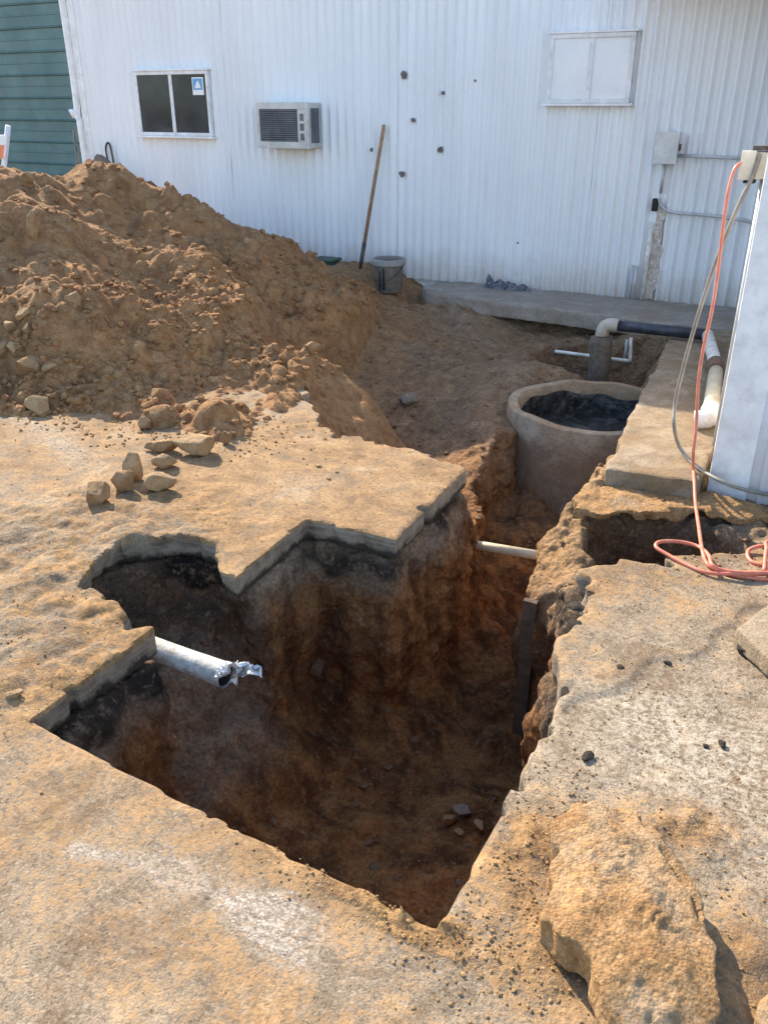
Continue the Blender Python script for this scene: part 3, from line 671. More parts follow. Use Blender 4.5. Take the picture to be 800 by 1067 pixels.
walk = slab('walkway', [(-3.62, 7.62), (-3.48, 7.38), (-3.2, 7.30), (-2.3, 7.24), (-1.12, 7.13), (0.4, 7.13), (0.4, 8.04), (-3.4, 8.04), (-3.58, 7.85)], -0.14, 0.0, M['walk'], hh=0.016, edge_n=0.012, seed=70)
tag(walk, kind='structure')

# ------------------------------------------------------------------ dirt pile
pts = []
crest = [(-260, 235, 6.0), (-120, 205, 6.1), (0, 190, 6.3), (40, 184, 6.4), (75, 192, 6.7), (100, 177, 7.0), (130, 173, 7.0), (150, 186, 7.0), (170, 206, 7.0), (190, 214, 6.9), (212, 214, 6.8), (240, 226, 6.8), (255, 240, 6.85), (263, 245, 6.9),
         (275, 230, 6.9), (292, 230, 6.9), (301, 241, 7.0), (313, 256, 7.1), (340, 275, 7.4), (362, 291, 7.6)]
def back(p):
    k = np.interp(p[0], [250, 370], [.34, 0.0]); return (p[0], p[1], p[2] + k * max(0, p[2] - 4.75))
for p in crest:
    q = at_d(*back(p)); pts.append(tuple(q))
    bd = Vector((-st, ct, 0)); zz = q.z
    pts.append((q.x + bd.x * zz * 1.3, q.y + bd.y * zz * 1.3, zz * 0.35)); pts.append((q.x + bd.x * (zz * 2 + .3), q.y + bd.y * (zz * 2 + .3), -0.25))
for p in [(370, 383, 5.6), (330, 372, 5.55), (280, 338, 5.8), (230, 298, 6.0), (170, 268, 6.1), (110, 233, 6.3), (60, 330, 5.15), (0, 330, 5.15), (150, 350, 5.25), (220, 370, 5.25), (100, 390, 4.95), (0, 390, 4.9),
          (60, 260, 5.75), (0, 240, 5.8), (272, 410, 4.95), (250, 426, 4.8), (300, 300, 6.5), (250, 268, 6.5), (200, 235, 6.6), (340, 318, 6.6), (378, 318, 7.1), (180, 320, 5.6), (120, 300, 5.6), (-100, 330, 5.1), (-200, 340, 5.0), (30, 300, 5.4)]:
    pts.append(tuple(at_d(*back(p))))
for p in [(-260, 445), (-120, 437), (0, 433), (60, 431), (130, 436), (190, 446), (222, 458), (258, 452), (290, 432)]:
    q = at_z(*p, 0.0); pts.append(tuple(q)); pts.append((q.x + .1, q.y - .25, -0.14))
for p in [(405, 335, -.4), (390, 392, -.5), (352, 402, -.45), (312, 425, -.4), (415, 305, -.3), (480, 350, -.8), (480, 420, -.9), (450, 300, -.5), (384, 308, -.05), (520, 320, -.9), (350, 440, -.5), (400, 420, -.6)]: pts.append(tuple(at_z(*p)))
pf = tps(pts, 0.0006)
dh = 0.016
dx_, dy_ = np.arange(-8.6, -1.9, dh), np.arange(2.0, 9.6, dh)
DX, DY = np.meshgrid(dx_, dy_, indexing='ij')
pe = poly_sd(DX, DY, PEDGE) + 0.06 * grid_noise(DX.shape, dh, .25, 57) + .03 * grid_noise(DX.shape, dh, .1, 58)
DZ0 = np.clip(pf(DX, DY), -0.5, 1.7)
DZ0 = smin(DZ0, 0.62 * np.maximum(-pe, 0) + 0.02, 0.10) - 0.9 * np.maximum(pe, 0)
relief = sstep(-0.05, 0.25, DZ0)
# rills running down the slope and clumpy break-up
gxn, gyn = np.gradient(DZ0, dh)
DZ = DZ0 + relief * (0.075 * grid_noise(DX.shape, dh, .42, 51) + 0.045 * np.abs(grid_noise(DX.shape, dh, .2, 52))) + (0.3 + 0.7 * relief) * (0.022 * grid_noise(DX.shape, dh, .09, 53) + 0.011 * grid_noise(DX.shape, dh, .045, 54))
ridge = 1 - np.abs(grid_noise(DX.shape, dh, (.34, .6), 55)); DZ += relief * 0.10 * np.clip(ridge, -.5, 1) - 0.075 * relief
rng = np.random.RandomState(7)
def add_clods(n, rmin, rmax, power, dens):
    k = 0
    while k < n:
        i, j = rng.randint(12, len(dx_) - 12), rng.randint(12, len(dy_) - 12)
        if rng.rand() > dens[i, j]: continue
        k += 1
        r = rmin + (rmax - rmin) * rng.rand() ** power; m = int(r / dh) + 2
        a, b = slice(max(0, i - m), i + m + 1), slice(max(0, j - m), j + m + 1)
        ex, ey = (DX[a, b] - DX[i, j]), (DY[a, b] - DY[i, j]); an = rng.rand() * 3.14; c_, s_ = math.cos(an), math.sin(an)
        q = (ex * c_ + ey * s_) ** 2 + ((-ex * s_ + ey * c_) * (1.0 + rng.rand() * .7)) ** 2
        bump_ = np.sqrt(np.maximum(0, 1 - q / r ** 2)) * r * rng.uniform(.5, .95)
        DZ[a, b] = np.where(bump_ > 0, np.maximum(DZ[a, b], BASE[a, b] + bump_), DZ[a, b])
slope_front = sstep(0.75, 0.05, DZ0) * (DZ0 > -0.05) * (0.25 + 0.75 * sstep(-.3, .6, grid_noise(DX.shape, dh, .35, 59)))
dens = np.clip(0.12 + 0.88 * slope_front, 0, 1) * (DZ0 > -0.1)
BASE = DZ.copy()
add_clods(420, .05, .13, 3.0, dens); add_clods(900, .03, .07, 2.5, dens); add_clods(5000, .016, .035, 1.8, dens)
DZ += 0.006 * grid_noise(DX.shape, dh, .03, 56)
idx = np.arange(DX.size).reshape(DX.shape)
DQ = np.stack([idx[:-1, :-1], idx[1:, :-1], idx[1:, 1:], idx[:-1, 1:]], -1).reshape(-1, 4)
DV = np.stack([DX.ravel(), DY.ravel(), DZ.ravel()], 1)
gl = np.where((DV[:, 0] > gx[0] + .05) & (DV[:, 1] < 8.1), np.where(sample2(pv_sd, DV[:, 0], DV[:, 1]) < 0, 0.0, sample2(Gtop, DV[:, 0], DV[:, 1])), -0.05)
DV, DQ, _ = compact(DV, DQ, (DV[DQ][:, :, 2] > gl[DQ] - 0.03).any(1) & (DV[DQ][:, :, 1] < 8.0).all(1))
pile = np_obj('dirt_pile', DV, DQ, M['pile'])
tag(pile, 'tall heap of loose brown excavated dirt before the white corrugated wall', 'dirt pile')
def pile_z(x, y):
    i, j = int((x - dx_[0]) / dh), int((y - dy_[0]) / dh)
    return float(DZ[min(max(i, 0), DX.shape[0] - 1), min(max(j, 0), DX.shape[1] - 1)])
def at_pile(px, py):
    r, Y = ray(px, py); t = 2.5 / Y
    while t < 14 / Y:
        p = Vector((r.x * t, r.y * t, CAMZ + r.z * t))
        if p.z < max(pile_z(p.x, p.y) if (dx_[0] < p.x < dx_[-1] and dy_[0] < p.y < dy_[-1]) else -1, 0.0): return p
        t += 0.01 / Y
    return Vector((r.x * t, r.y * t, 0))

# ------------------------------------------------------------------ rocks, clods, crumbs
def ico(sub):
    bm = bmesh.new(); bmesh.ops.create_icosphere(bm, subdivisions=sub, radius=1)
    V = np.array([v.co[:] for v in bm.verts]); Fc = np.array([[v.index for v in f.verts] for f in bm.faces]); bm.free(); return V, Fc
ICO3, ICO1, ICO2 = ico(4), ico(1), ico(2)
def rock_mesh(size, seed, planes=14, base=ICO3, n_amp=0.09):
    rg = np.random.RandomState(seed); V = base[0].copy()
    for _ in range(planes):
        nrm = rg.normal(size=3); nrm /= np.linalg.norm(nrm); c = rg.uniform(.42, .85)
        dd = V @ nrm - c; V -= np.where(dd > 0, dd, 0)[:, None] * nrm * 0.93
    off = rg.rand(3) * 50
    V *= (1 + n_amp * vnoise(V + off, .5, seed) + n_amp * .5 * vnoise(V + off, .22, seed + 1) + n_amp * .25 * vnoise(V + off, .1, seed + 2))[:, None]
    return V * np.array(size), base[1]
def rock(name, pos, size, seed, mat, label, cat, rot=(0, 0, 0), group=None, sink=0.2, planes=13):
    V, Fc = rock_mesh(size, seed, planes)
    R = np.array((Matrix.Rotation(rot[2], 3, 'Z') @ Matrix.Rotation(rot[1], 3, 'Y') @ Matrix.Rotation(rot[0], 3, 'X')))
    V = V @ R.T; V[:, 2] -= V[:, 2].min() + sink * (V[:, 2].max() - V[:, 2].min())
    o = np_obj(name, V, Fc, mat); o.location = pos
    return tag(o, label, cat, group)
def gpos(px, py): return at_z(px, py, 0.002)
# stones lying on the slab in front of the pile (pixel = where each touches the slab)
for (px, py), sz, sd_, mt, lab, rt in [
    ((206, 472), (.125, .085, .075), 1, 'rock', 'large pale stone of the cluster, its flat face tilted to the left', (0.1, -.35, .5)),
    ((168, 470), (.10, .05, .05), 2, 'rockbrown', 'long low brown stone touching the large pale stone', (0, .1, .3)),
    ((170, 487), (.085, .055, .05), 3, 'rock', 'rounded loaf shaped stone amid the stone cluster', (0, 0, .45)),
    ((142, 500), (.055, .06, .085), 4, 'rock', 'upright narrow stone standing on end in the stone cluster', (.2, .1, .3)),
    ((169, 511), (.078, .06, .06), 5, 'rock', 'blocky pale stone at the front of the stone cluster', (0, .2, .9)),
    ((129, 512), (.065, .055, .06), 6, 'rockbrown', 'roundish brown stone between the upright stone and the reddish lump', (0, .2, .1)),
    ((105, 524), (.08, .06, .058), 7, 'rockbrown', 'low reddish brown lump at the outer end of the stone cluster', (.1, .1, .6)),
    ((236, 462), (.035, .03, .045), 8, 'rockbrown', 'small dark pointed stone beside the large pale stone', (0, .1, .2)),
    ((152, 446), (.038, .035, .05), 9, 'rockbrown', 'small pyramid shaped stone alone between pile and stone cluster', (0, 0, .7)),
    ((43, 430), (.085, .075, .075), 10, 'rock', 'single tan boulder sitting at the foot of the dirt pile', (.1, .2, .4)),
    ((15, 727), (.035, .026, .02), 11, 'rock', 'lone small tan stone on the slab beside the pit corner', (0, 0, .2))]:
    rock('stone', gpos(px, py), sz, sd_, M[mt], lab, 'stone', rt, sink=0.08)
for k, (px, py, s, lab) in enumerate([
    (30, 190, .085, 'stone perched on the skyline of the dirt pile beside the green wall'), (35, 245, .10, 'upright slab shaped clod stuck in the upper dirt pile'),
    (78, 316, .07, 'pale oval stone resting alone on the mid slope of the dirt pile'), (30, 390, .13, 'largest rounded clod low on the front of the dirt pile'),
    (12, 345, .07, None), (25, 330, .06, None), (5, 368, .07, None), (14, 364, .05, None), (40, 382, .055, None), (168, 414, .065, None), (144, 410, .05, None), (28, 345, .05, None), (122, 392, .04, None),
    (52, 385, .05, None), (212, 210, .06, 'small dark stone on the crest of the pile below the window'), (327, 364, .065, 'round stone on the sunlit lip at the end of the pile'), (257, 253, .04, None)]):
    p = at_pile(px, py)
    el = (1.0, .8, .75) if k != 1 else (.55, .5, 1.3)
    rock('stone', p, (s * el[0], s * el[1], s * el[2]), 100 + k, M['rock' if k % 3 else 'rockbrown'], lab or 'fist sized tan stone half buried in the slope of the dirt pile', 'stone',
         (0.2 * k, .3, .8 * k), group=None if lab else 'stones in the dirt pile slope', sink=0.3)
def crumbs(name, P, R, mat, seed, label, cat, base=ICO1, parent=None):
    rg = np.random.RandomState(seed); n = len(P); B, Fc = base; k = len(B)
    V = np.repeat(B[None], n, 0) * (1 + .28 * rg.uniform(-1, 1, (n, k, 1)))
    V = V * rg.uniform(.6, 1.1, (n, 1, 3)) * np.array([1, 1, .7]) * np.asarray(R)[:, None, None]
    a = rg.uniform(0, 6.28, n); c_, s_ = np.cos(a)[:, None], np.sin(a)[:, None]
    x, y = V[:, :, 0] * c_ - V[:, :, 1] * s_, V[:, :, 0] * s_ + V[:, :, 1] * c_
    V = np.stack([x, y, V[:, :, 2]], -1) + np.asarray(P)[:, None, :]
    Fa = (Fc[None] + (np.arange(n) * k)[:, None, None]).reshape(-1, 3)
    o = np_obj(name, V.reshape(-1, 3), Fa, mat, parent, smooth=False)
    return tag(o, label, cat, kind='stuff')
rng = np.random.RandomState(3)
# loose crumbs on the pavement, denser near the pile foot, the near cut and the broken slab
P, R = [], []
def scatter(px, py, rx, ry, n, r0, r1, pw=4):
    n = int(n * 1.1); r0 *= .5; r1 *= .6
    c = at_z(px, py, 0); k = 0
    for _ in range(n):
        x, y = c.x + rng.normal() * rx, c.y + rng.normal() * ry
        i, j = int((x - px_[0]) / ph), int((y - py_[0]) / ph)
        if not (0 < i < len(px_) - 1 and 0 < j < len(py_) - 1) or psd2[i, j] > -0.01: continue
        r = r0 + (r1 - r0) * rng.rand() ** pw; P.append((x, y, top[i, j] + r * .35)); R.append(r)
for a in [(60, 440, .6, .12, 500, .004, .022), (180, 450, .4, .12, 400, .004, .022), (270, 450, .2, .12, 250, .004, .018), (130, 560, .5, .4, 500, .003, .010), (60, 660, .3, .35, 350, .003, .010),
          (400, 945, .22, .04, 500, .002, .010), (445, 970, .09, .05, 250, .002, .010), (540, 880, .08, .25, 900, .002, .009), (570, 970, .12, .2, 900, .002, .010), (720, 880, .2, .2, 500, .002, .008), (700, 960, .2, .2, 500, .002, .008),
          (640, 690, .3, .2, 500, .002, .008), (700, 620, .3, .2, 400, .002, .008), (200, 950, .5, .2, 500, .0012, .004), (430, 470, .4, .2, 250, .003, .010), (300, 490, .6, .3, 400, .003, .009), (760, 590, .2, .1, 250, .003, .014)]: scatter(*a)
crumbs('soil_crumbs', P, R, M['crumb'], 5, 'loose soil crumbs sprinkled over the concrete pavement', 'soil crumbs')
# clods on the pile
P, R = [], []
while len(P) < 6000:
    i, j = rng.randint(0, DX.shape[0]), rng.randint(0, DX.shape[1])
    if rng.rand() > dens[i, j] or DX[i, j] < -7 or DY[i, j] > 7.9: continue
    r = .006 + .032 * rng.rand() ** 3.0; P.append((DX[i, j], DY[i, j], DZ[i, j] + r * .25)); R.append(r)
crumbs('pile_clods', P, R, M['pile'], 6, 'countless small soil clods covering the dirt pile', 'soil clods')
# rubble inside the excavation
sel = np.where((normals(GV, GQ)[:, 2] > 0.65) & ((sample2(pv_sd, GV[:, 0], GV[:, 1]) > 0.02)) & (GV[:, 0] > -4.3) & (GV[:, 0] < 0.6))[0]
pick = rng.choice(sel, 2600); R = .004 + .022 * rng.rand(len(pick)) ** 3.5
crumbs('excavation_rubble', GV[pick] + np.stack([R * 0, R * 0, R * .2], 1), R, M['rubble'], 8, 'small crumbs and gravel lying inside the excavation', 'rubble')
def ground_z(x, y, zmax=0.3):
    m = np.hypot(GV[:, 0] - x, GV[:, 1] - y) < 0.03
    return float(np.median(GV[m, 2])) if m.any() else -0.1
def at_ground(px, py, z_lo=-1.1, z_hi=0.1):
    r, Y = ray(px, py); best = None
    dd = GV - np.array([0, 0, CAMZ]); rn = np.array(r.normalized()); t = dd @ rn
    off = np.linalg.norm(dd - t[:, None] * rn, axis=1); m = off < 0.02
    tt = t[m].min() if m.any() else 5
    return Vector(rn) * float(tt) + Vector((0, 0, CAMZ))
for k, (px, py, s, mt, lab) in enumerate([(482, 848, .05, 'rockgrey', 'pale cracked stone on the pit floor'), (467, 856, .04, 'rockbrown', 'brown stone touching the pale stone on the pit floor'), (500, 862, .035, 'rockbrown', 'small clod beside the two stones on the pit floor'),
      (478, 868, .022, 'rockbrown', 'smallest clod below the two stones on the pit floor'), (425, 420, .09, 'rockgrey', 'flat grey stone lying on the shaded dirt behind the slab'), (330, 700, .07, 'rubble', 'big clod wedged against the pit wall under the slab')]):
    rock('stone', at_ground(px, py), (s, s * .8, s * .75), 300 + k, M[mt], lab, 'stone', (.3 * k, .2, k), sink=0.3)

# big broken slab of concrete lying on the pavement
ch = [at_z(px, py, 0.095).xy for px, py in [(576, 848), (588, 820), (612, 830), (650, 832), (662, 846), (694, 866), (703, 888), (722, 905), (742, 940), (739, 962), (747, 990), (754, 1012), (733, 1068), (700, 1100), (652, 1092), (640, 1058), (616, 1026), (604, 1004), (585, 984), (563, 954), (570, 918), (568, 900), (580, 876)]]
big = slab('concrete_chunk', ch, 0.006, 0.105, M['chunk'], hh=0.0055, edge_n=0.016, top_n=0.008, seed=80, r=0.008, chunk=True, cake=0.026, facets=6, crack=[at_z(px, py, .09).xy for px, py in [(668, 850), (700, 905), (722, 935), (733, 975)]])
tag(big, 'big broken concrete slab coated with tan dirt lying beside the pit', 'concrete chunk')
c2 = [at_z(px, py, 0.05).xy for px, py in [(764, 661), (800, 634), (870, 608), (890, 660), (840, 720), (800, 694)]]
tag(slab('concrete_chunk', c2, 0.012, 0.075, M['pieces'], hh=0.0065, edge_n=0.003, top_n=0.003, seed=90, r=0.004), 'flat broken concrete piece with tarry black edge near the coiled orange cord', 'concrete chunk')
for k, (px, py, s, lab) in enumerate([(783, 683, .06, 'tarry black lump under the edge of the flat concrete piece'), (776, 672, .035, 'tarry black lump at the tip of the flat concrete piece'), (601, 633, .032, 'black asphalt lump at the broken slab edge above the trench'), (598, 650, .022, 'smaller black asphalt lump at the broken slab edge above the trench'), (612, 790, .018, 'small black tar lump near the pit edge'), (752, 776, .014, 'black tar crumb on the pale part of the slab'),
      (695, 692, .012, 'black tar crumb by the ragged screed edge'), (645, 698, .02, 'dark clod on the screed edge near the trench'), (735, 778, .009, 'tiny black crumb on the pale part of the slab')]):
    rock('tar_lump', gpos(px, py), (s * 1.2, s, s * .5), 500 + k, M['tar'], lab, 'tar lump', (0, 0, k), sink=0.1)
c3 = [at_z(px, py, 0.05).xy for px, py in [(792, 1040), (800, 1032), (830, 1040), (840, 1080), (800, 1085), (786, 1062)]]
tag(slab('concrete_chunk', c3, 0.004, 0.05, M['chunk'], hh=0.0065, edge_n=0.006, top_n=0.004, seed=95, r=0.014, chunk=True), 'small dirt covered concrete piece next to the big broken slab', 'concrete chunk')

# ------------------------------------------------------------------ white corrugated shed (main wall)
def wall_pt(px, py, off=0.0): return at_y(px, py, WALL_Y - off)
X_L = at_y(88, 100, WALL_Y).x
X_R = 0.9
WALL_TOP = 3.22
shed = empty('corrugated_shed', ((X_L + X_R) / 2, WALL_Y, 0)); tag(shed, 'white corrugated metal shed with two windows behind the excavation', 'shed')
LOC = Vector(shed.location)
def rel(o):            # parts were modelled in world coordinates: shift them under their parent's origin
    o.location = -LOC; return o
PITCHW = 0.098
def corr_panel(x0, x1, y, z0_, z1_, amp, off, sgn=1):
    n = max(2, int((x1 - x0) / PITCHW * 12)); xs = np.linspace(x0, x1, n)
    zs = np.linspace(z0_, z1_, 17)
    ph_ = 2 * math.pi * xs / PITCHW
    prof = amp * (np.cos(ph_) + 0.18 * np.cos(2 * ph_))
    rgp = np.random.RandomState(int(abs(x0) * 1000) % 9973)
    wob = np.array([rgp.uniform(-.003, .003) for _ in zs])
    V = np.array([(x, y - off - p * (1 + .12 * math.sin(2.1 * x + 1.7 * z)) + wv + .004 * math.sin(5.3 * x + 2.9 * z) * math.sin(3.1 * z + x), z) for z, wv in zip(zs, wob) for x, p in zip(xs, prof)])
    i = np.arange(len(zs) * n).reshape(len(zs), n)
    return V, np.stack([i[:-1, :-1], i[:-1, 1:], i[1:, 1:], i[1:, :-1]], -1).reshape(-1, 4)
edges = [X_L]
seams = sorted([wall_pt(414, 200).x, wall_pt(616, 190).x, wall_pt(690, 100).x])
step = (seams[0] - X_L) / 4
edges += [X_L + step * k for k in (1, 2, 3)] + [seams[0], (seams[0] + seams[1]) / 2, seams[1], seams[2], (seams[2] + X_R) / 2, X_R]
for k in range(len(edges) - 1):
    a, b = edges[k] - (0.03 if k else 0), edges[k + 1]
    V, Q = corr_panel(a, b, WALL_Y, -0.02, WALL_TOP, 0.0155 if b < seams[1] + .01 else 0.021, 0.004 * (k % 2) + 0.002)
    rel(np_obj('wall_panel', V, Q, M['wall'], shed))
rel(MB().box((X_L + .03, WALL_Y + .03, -.1), (X_R, WALL_Y + .08, WALL_TOP), 0).build('wall_backing', M['trim'], shed))
rel(MB().box((X_L - .03, WALL_Y + .08, -.1), (X_L + .03, WALL_Y + 5, WALL_TOP), 0).build('side_wall', M['wall'], shed))
rel(MB().box((X_L - .045, WALL_Y - .035, -.1), (X_L + .05, WALL_Y + .07, WALL_TOP), .006).build('corner_trim', M['trim'], shed))
# roof: main eave, and the lower canopy over the right part
ra = math.radians(9); yy = WALL_Y - .22; ez = 3.14
m = MB(); m.add([(X_L - .1, yy, ez), (X_R, yy, ez), (X_R, yy + 3.2, ez + .5), (X_L - .1, yy + 3.2, ez + .5), (X_L - .1, yy, ez + .06), (X_R, yy, ez + .06), (X_R, yy + 3.2, ez + .56), (X_L - .1, yy + 3.2, ez + .56)],
                [(0, 1, 2, 3), (4, 5, 6, 7), (0, 1, 5, 4), (1, 2, 6, 5), (2, 3, 7, 6), (3, 0, 4, 7)]); rel(m.build('roof', M['roof'], shed))
xr = wall_pt(668, 20).x
m = MB().box((xr, WALL_Y - .95, 2.47), (X_R, WALL_Y - .03, 2.51), .004); rel(m.build('canopy', M['trim'], shed))
q = at_y(728, -4, WALL_Y - .5)
m = MB().lathe([(0.001, .05), (.035, .05), (.055, 0), (.05, -.012), (0.001, -.012)], (q.x, WALL_Y - .5, 2.415), 16); rel(m.build('canopy_lamp', M['steel'], shed, angle=40))
# downspout at the left corner
xs = X_L - .10
z1 = wall_pt(80, 110).z; z2 = wall_pt(86, 132).z
m = MB().tube([(xs + .02, WALL_Y - .06, 3.1), (xs + .02, WALL_Y - .06, z1), (xs - .03, WALL_Y - .10, z1 - .05), (xs + .03, WALL_Y - .07, z1 - .14), (xs + .04, WALL_Y - .07, z2 - .1), (xs + .05, WALL_Y - .07, 0)], .035, 10, res=6)
rel(m.build('downspout', M['trim'], shed, smooth=True))
def window(label, c4, pane_mat, mull_frac, name='window'):
    P_ = [wall_pt(*p, 0.03) for p in c4]
    x0 = (P_[0].x + P_[3].x) / 2; x1 = (P_[1].x + P_[2].x) / 2; z1 = (P_[0].z + P_[1].z) / 2; z0_ = (P_[2].z + P_[3].z) / 2
    y0, y1 = WALL_Y - .072, WALL_Y + .02; t = .035
    m = MB().box((x0, y0, z0_), (x1, y1, z0_ + t), .004).box((x0, y0, z1 - t), (x1, y1, z1), .004)
    m.box((x0, y0 + .001, z0_ + t), (x0 + t, y1, z1 - t), .004).box((x1 - t, y0 + .001, z0_ + t), (x1, y1, z1 - t), .004)
    f = rel(m.build('window', M['alu'], shed)); f['label'] = label
    xm = x0 + (x1 - x0) * mull_frac
    MB().box((xm - .022, y0 + .008, z0_ + t), (xm + .022, y1 - .004, z1 - t), .003).build('mullion', M['alu'], f)
    for a, b, dy in ((x0 + t, xm - .022, .012), (xm + .022, x1 - t, .020)):
        MB().box((a, y0 + dy, z0_ + t), (b, y0 + dy + .008, z1 - t)).build('pane', pane_mat, f)
    MB().box((x0 - .03, y0 - .02, z0_ - .022), (x1 + .03, y1, z0_ - .001), .004).build('sill', M['trim'], f)
    MB().box((x0 - .02, y0 - .01, z1 + .001), (x1 + .02, y1, z1 + .02), .003).build('head_flashing', M['trim'], f)
    return f, x0, x1, z0_, z1, y0
f, x0, x1, z0_, z1, y0 = window('sliding window with dark glass and a blue sticker', [(143, 75), (220, 73), (222, 143), (148, 140)], M['glass'], .49)
s0 = (x1 - .035 - .19, z1 - .035 - .20)
MB().box((s0[0], y0 + .014, s0[1]), (s0[0] + .15, y0 + .019, s0[1] + .17)).build('sticker', M['paper'], f)
MB().box((s0[0] + .012, y0 + .0115, s0[1] + .05), (s0[0] + .138, y0 + .0135, s0[1] + .158)).build('sticker_print', M['sticker'], f)
m = MB(); m.add([(s0[0] + .03, y0 + .0105, s0[1] + .065), (s0[0] + .12, y0 + .0105, s0[1] + .065), (s0[0] + .085, y0 + .0105, s0[1] + .14), (s0[0] + .06, y0 + .0105, s0[1] + .12)], [(0, 1, 2, 3)]); m.build('sticker_print', M['paper'], f)
window('window with white covered panes', [(575, 38), (663, 31), (657, 108), (570, 107)], M['blind'], .5)
# rust holes and scars in the sheet metal
for k, (px, py, r) in enumerate([(420, 78, .030), (430, 125, .02), (461, 97, .018), (458, 156, .028), (418, 181, .028), (387, 156, .02), (495, 84, .012), (539, 253, .010)]):
    p = wall_pt(px, py, 0.02); rg = np.random.RandomState(k); n = 12
    v = [(p.x, p.y - .006, p.z)] + [(p.x + r * math.cos(a) * rg.uniform(.6, 1.1), p.y - .004, p.z + 1.1 * r * math.sin(a) * rg.uniform(.6, 1.15)) for a in np.linspace(0, 2 * math.pi, n, endpoint=False)]
    rel(MB().add(v, [(0, 1 + i, 1 + (i + 1) % n) for i in range(n)]).add([(a, p.y + .02, c) for a, _, c in v[1:]] + [(a, b, c) for a, b, c in v[1:]], [(i, (i + 1) % n, n + (i + 1) % n, n + i) for i in range(n)]).build('rust_hole', M['rust'], shed))
# flaking corner strip beside the vertical conduit
a, b = wall_pt(683, 215, .03), wall_pt(672, 306, .03)
m = MB(); rg = np.random.RandomState(4); zs = np.linspace(a.z, 0.01, 14)
v = []; 
for z in zs: v += [(a.x + .01 + rg.uniform(-.012, .012), WALL_Y - .028, z), (a.x + .10 + rg.uniform(-.03, .02), WALL_Y - .026, z)]
rel(m.add(v, [(2 * i, 2 * i + 1, 2 * i + 3, 2 * i + 2) for i in range(13)]).build('rusted_strip', M['rustpatch'], shed))

# window air conditioner
A, B = at_y(267, 107, WALL_Y - .24), at_y(322, 155, WALL_Y - .24)
yf = WALL_Y - .24
ac = empty('air_conditioner', ((A.x + B.x) / 2, WALL_Y, B.z)); tag(ac, 'cream window air conditioner with grey grille sticking out of the wall', 'air conditioner')
LOC_S = LOC; LOC = Vector(ac.location)
x0, x1, zb, zt = A.x, B.x, B.z, A.z
rel(MB().box((x0, yf + .02, zb), (x1, WALL_Y + .02, zt), .008).build('casing', M['acbody'], ac))
fr = MB(); t = .05
fr.box((x0 - .006, yf - .005, zt - .06), (x1 + .006, yf + .03, zt + .004), .006).box((x0 - .006, yf - .005, zb - .004), (x1 + .006, yf + .03, zb + .06), .006)
xg = x0 + (x1 - x0) * .80
fr.box((x0 - .006, yf - .004, zb + .06), (x0 + .03, yf + .03, zt - .06), .004).box((xg, yf - .004, zb + .06), (x1 + .006, yf + .015, zt - .06), .004)
rel(fr.build('front_frame', M['acbody'], ac))
rel(MB().box((x0 + .03, yf + .012, zb + .06), (xg, yf + .019, zt - .06)).build('grille_backing', M['dark'], ac))
zz = np.linspace(zb + .07, zt - .07, 15)
for z in zz: rel(MB().box((x0 + .03, yf - .002, z - .008), (xg, yf + .008, z + .006), .002).build('grille_slat', M['acgrill'], ac))
for k in range(3):
    za = zb + .075 + k * (zt - zb - .15) / 3
    rel(MB().box((xg + .03, yf - .008, za), (xg + .075, yf - .0045, za + (zt - zb - .15) / 3 - .025)).build('louvre', M['acgrill'], ac))
rel(MB().box((x1 + .001, yf + .05, zb + .05), (x1 + .004, WALL_Y - .04, zt - .05)).build('side_vent', M['acgrill'], ac))
LOC = LOC_S

# electrical box and conduits on the wall
A, B = at_y(684, 138, WALL_Y - .13), at_y(703, 170, WALL_Y - .13)
eb = empty('electrical_box', ((A.x + B.x) / 2, WALL_Y, B.z)); tag(eb, 'grey electrical box with conduit running right along the corrugated wall', 'electrical box')
LOC = Vector(eb.location)
rel(MB().box((A.x, WALL_Y - .115, B.z), (B.x, WALL_Y - .02, A.z), .006).build('enclosure', M['ebox'], eb))
rel(MB().box((A.x - .006, WALL_Y - .135, B.z - .01), (B.x + .006, WALL_Y - .116, A.z + .008), .005).build('cover', M['ebox'], eb))
rel(MB().box((B.x + .007, WALL_Y - .11, (A.z + B.z) / 2 - .02), (B.x + .022, WALL_Y - .07, (A.z + B.z) / 2 + .03), .003).build('latch', M['steel'], eb))
p1 = wall_pt(703, 162, .05); p2 = wall_pt(790, 166, .05)
rel(MB().tube([(B.x - .01, WALL_Y - .05, p1.z), (p2.x, WALL_Y - .05, p1.z - .01)], .014, 10).build('conduit', M['conduit'], eb, smooth=True))
p3 = wall_pt(692, 171, .04); p4 = wall_pt(686, 205, .04)
rel(MB().tube([(p3.x, WALL_Y - .045, p3.z + .02), (p3.x, WALL_Y - .045, p4.z + .03)], .014, 10).build('conduit', M['conduit'], eb, smooth=True))
LOC = LOC_S
pp = [wall_pt(*p, .05) for p in [(686, 206), (688, 213), (694, 219), (706, 222), (730, 224), (760, 227), (790, 233)]]
o = MB().tube(pp, .013, 10, res=5).build('wall_conduit', M['conduit'], smooth=True); tag(o, 'bent grey conduit curving right from a small black fitting on the wall', 'conduit')
a = wall_pt(683, 213, .03)
MB().box((a.x - .03, WALL_Y - .06, a.z - .055), (a.x + .02, WALL_Y - .02, a.z + .05), .006).build('fitting', M['dark'], o)
a, b = wall_pt(679, 232, .04), wall_pt(670, 306, .04)
tag(MB().tube([(a.x, WALL_Y - .045, a.z), (a.x, WALL_Y - .045, 0.0)], .02, 10).build('standpipe', M['pvc'], smooth=True), 'white riser pipe standing against the rust stained strip of wall', 'pipe')
a = wall_pt(660, 276, .06); b = wall_pt(664, 277, .06)
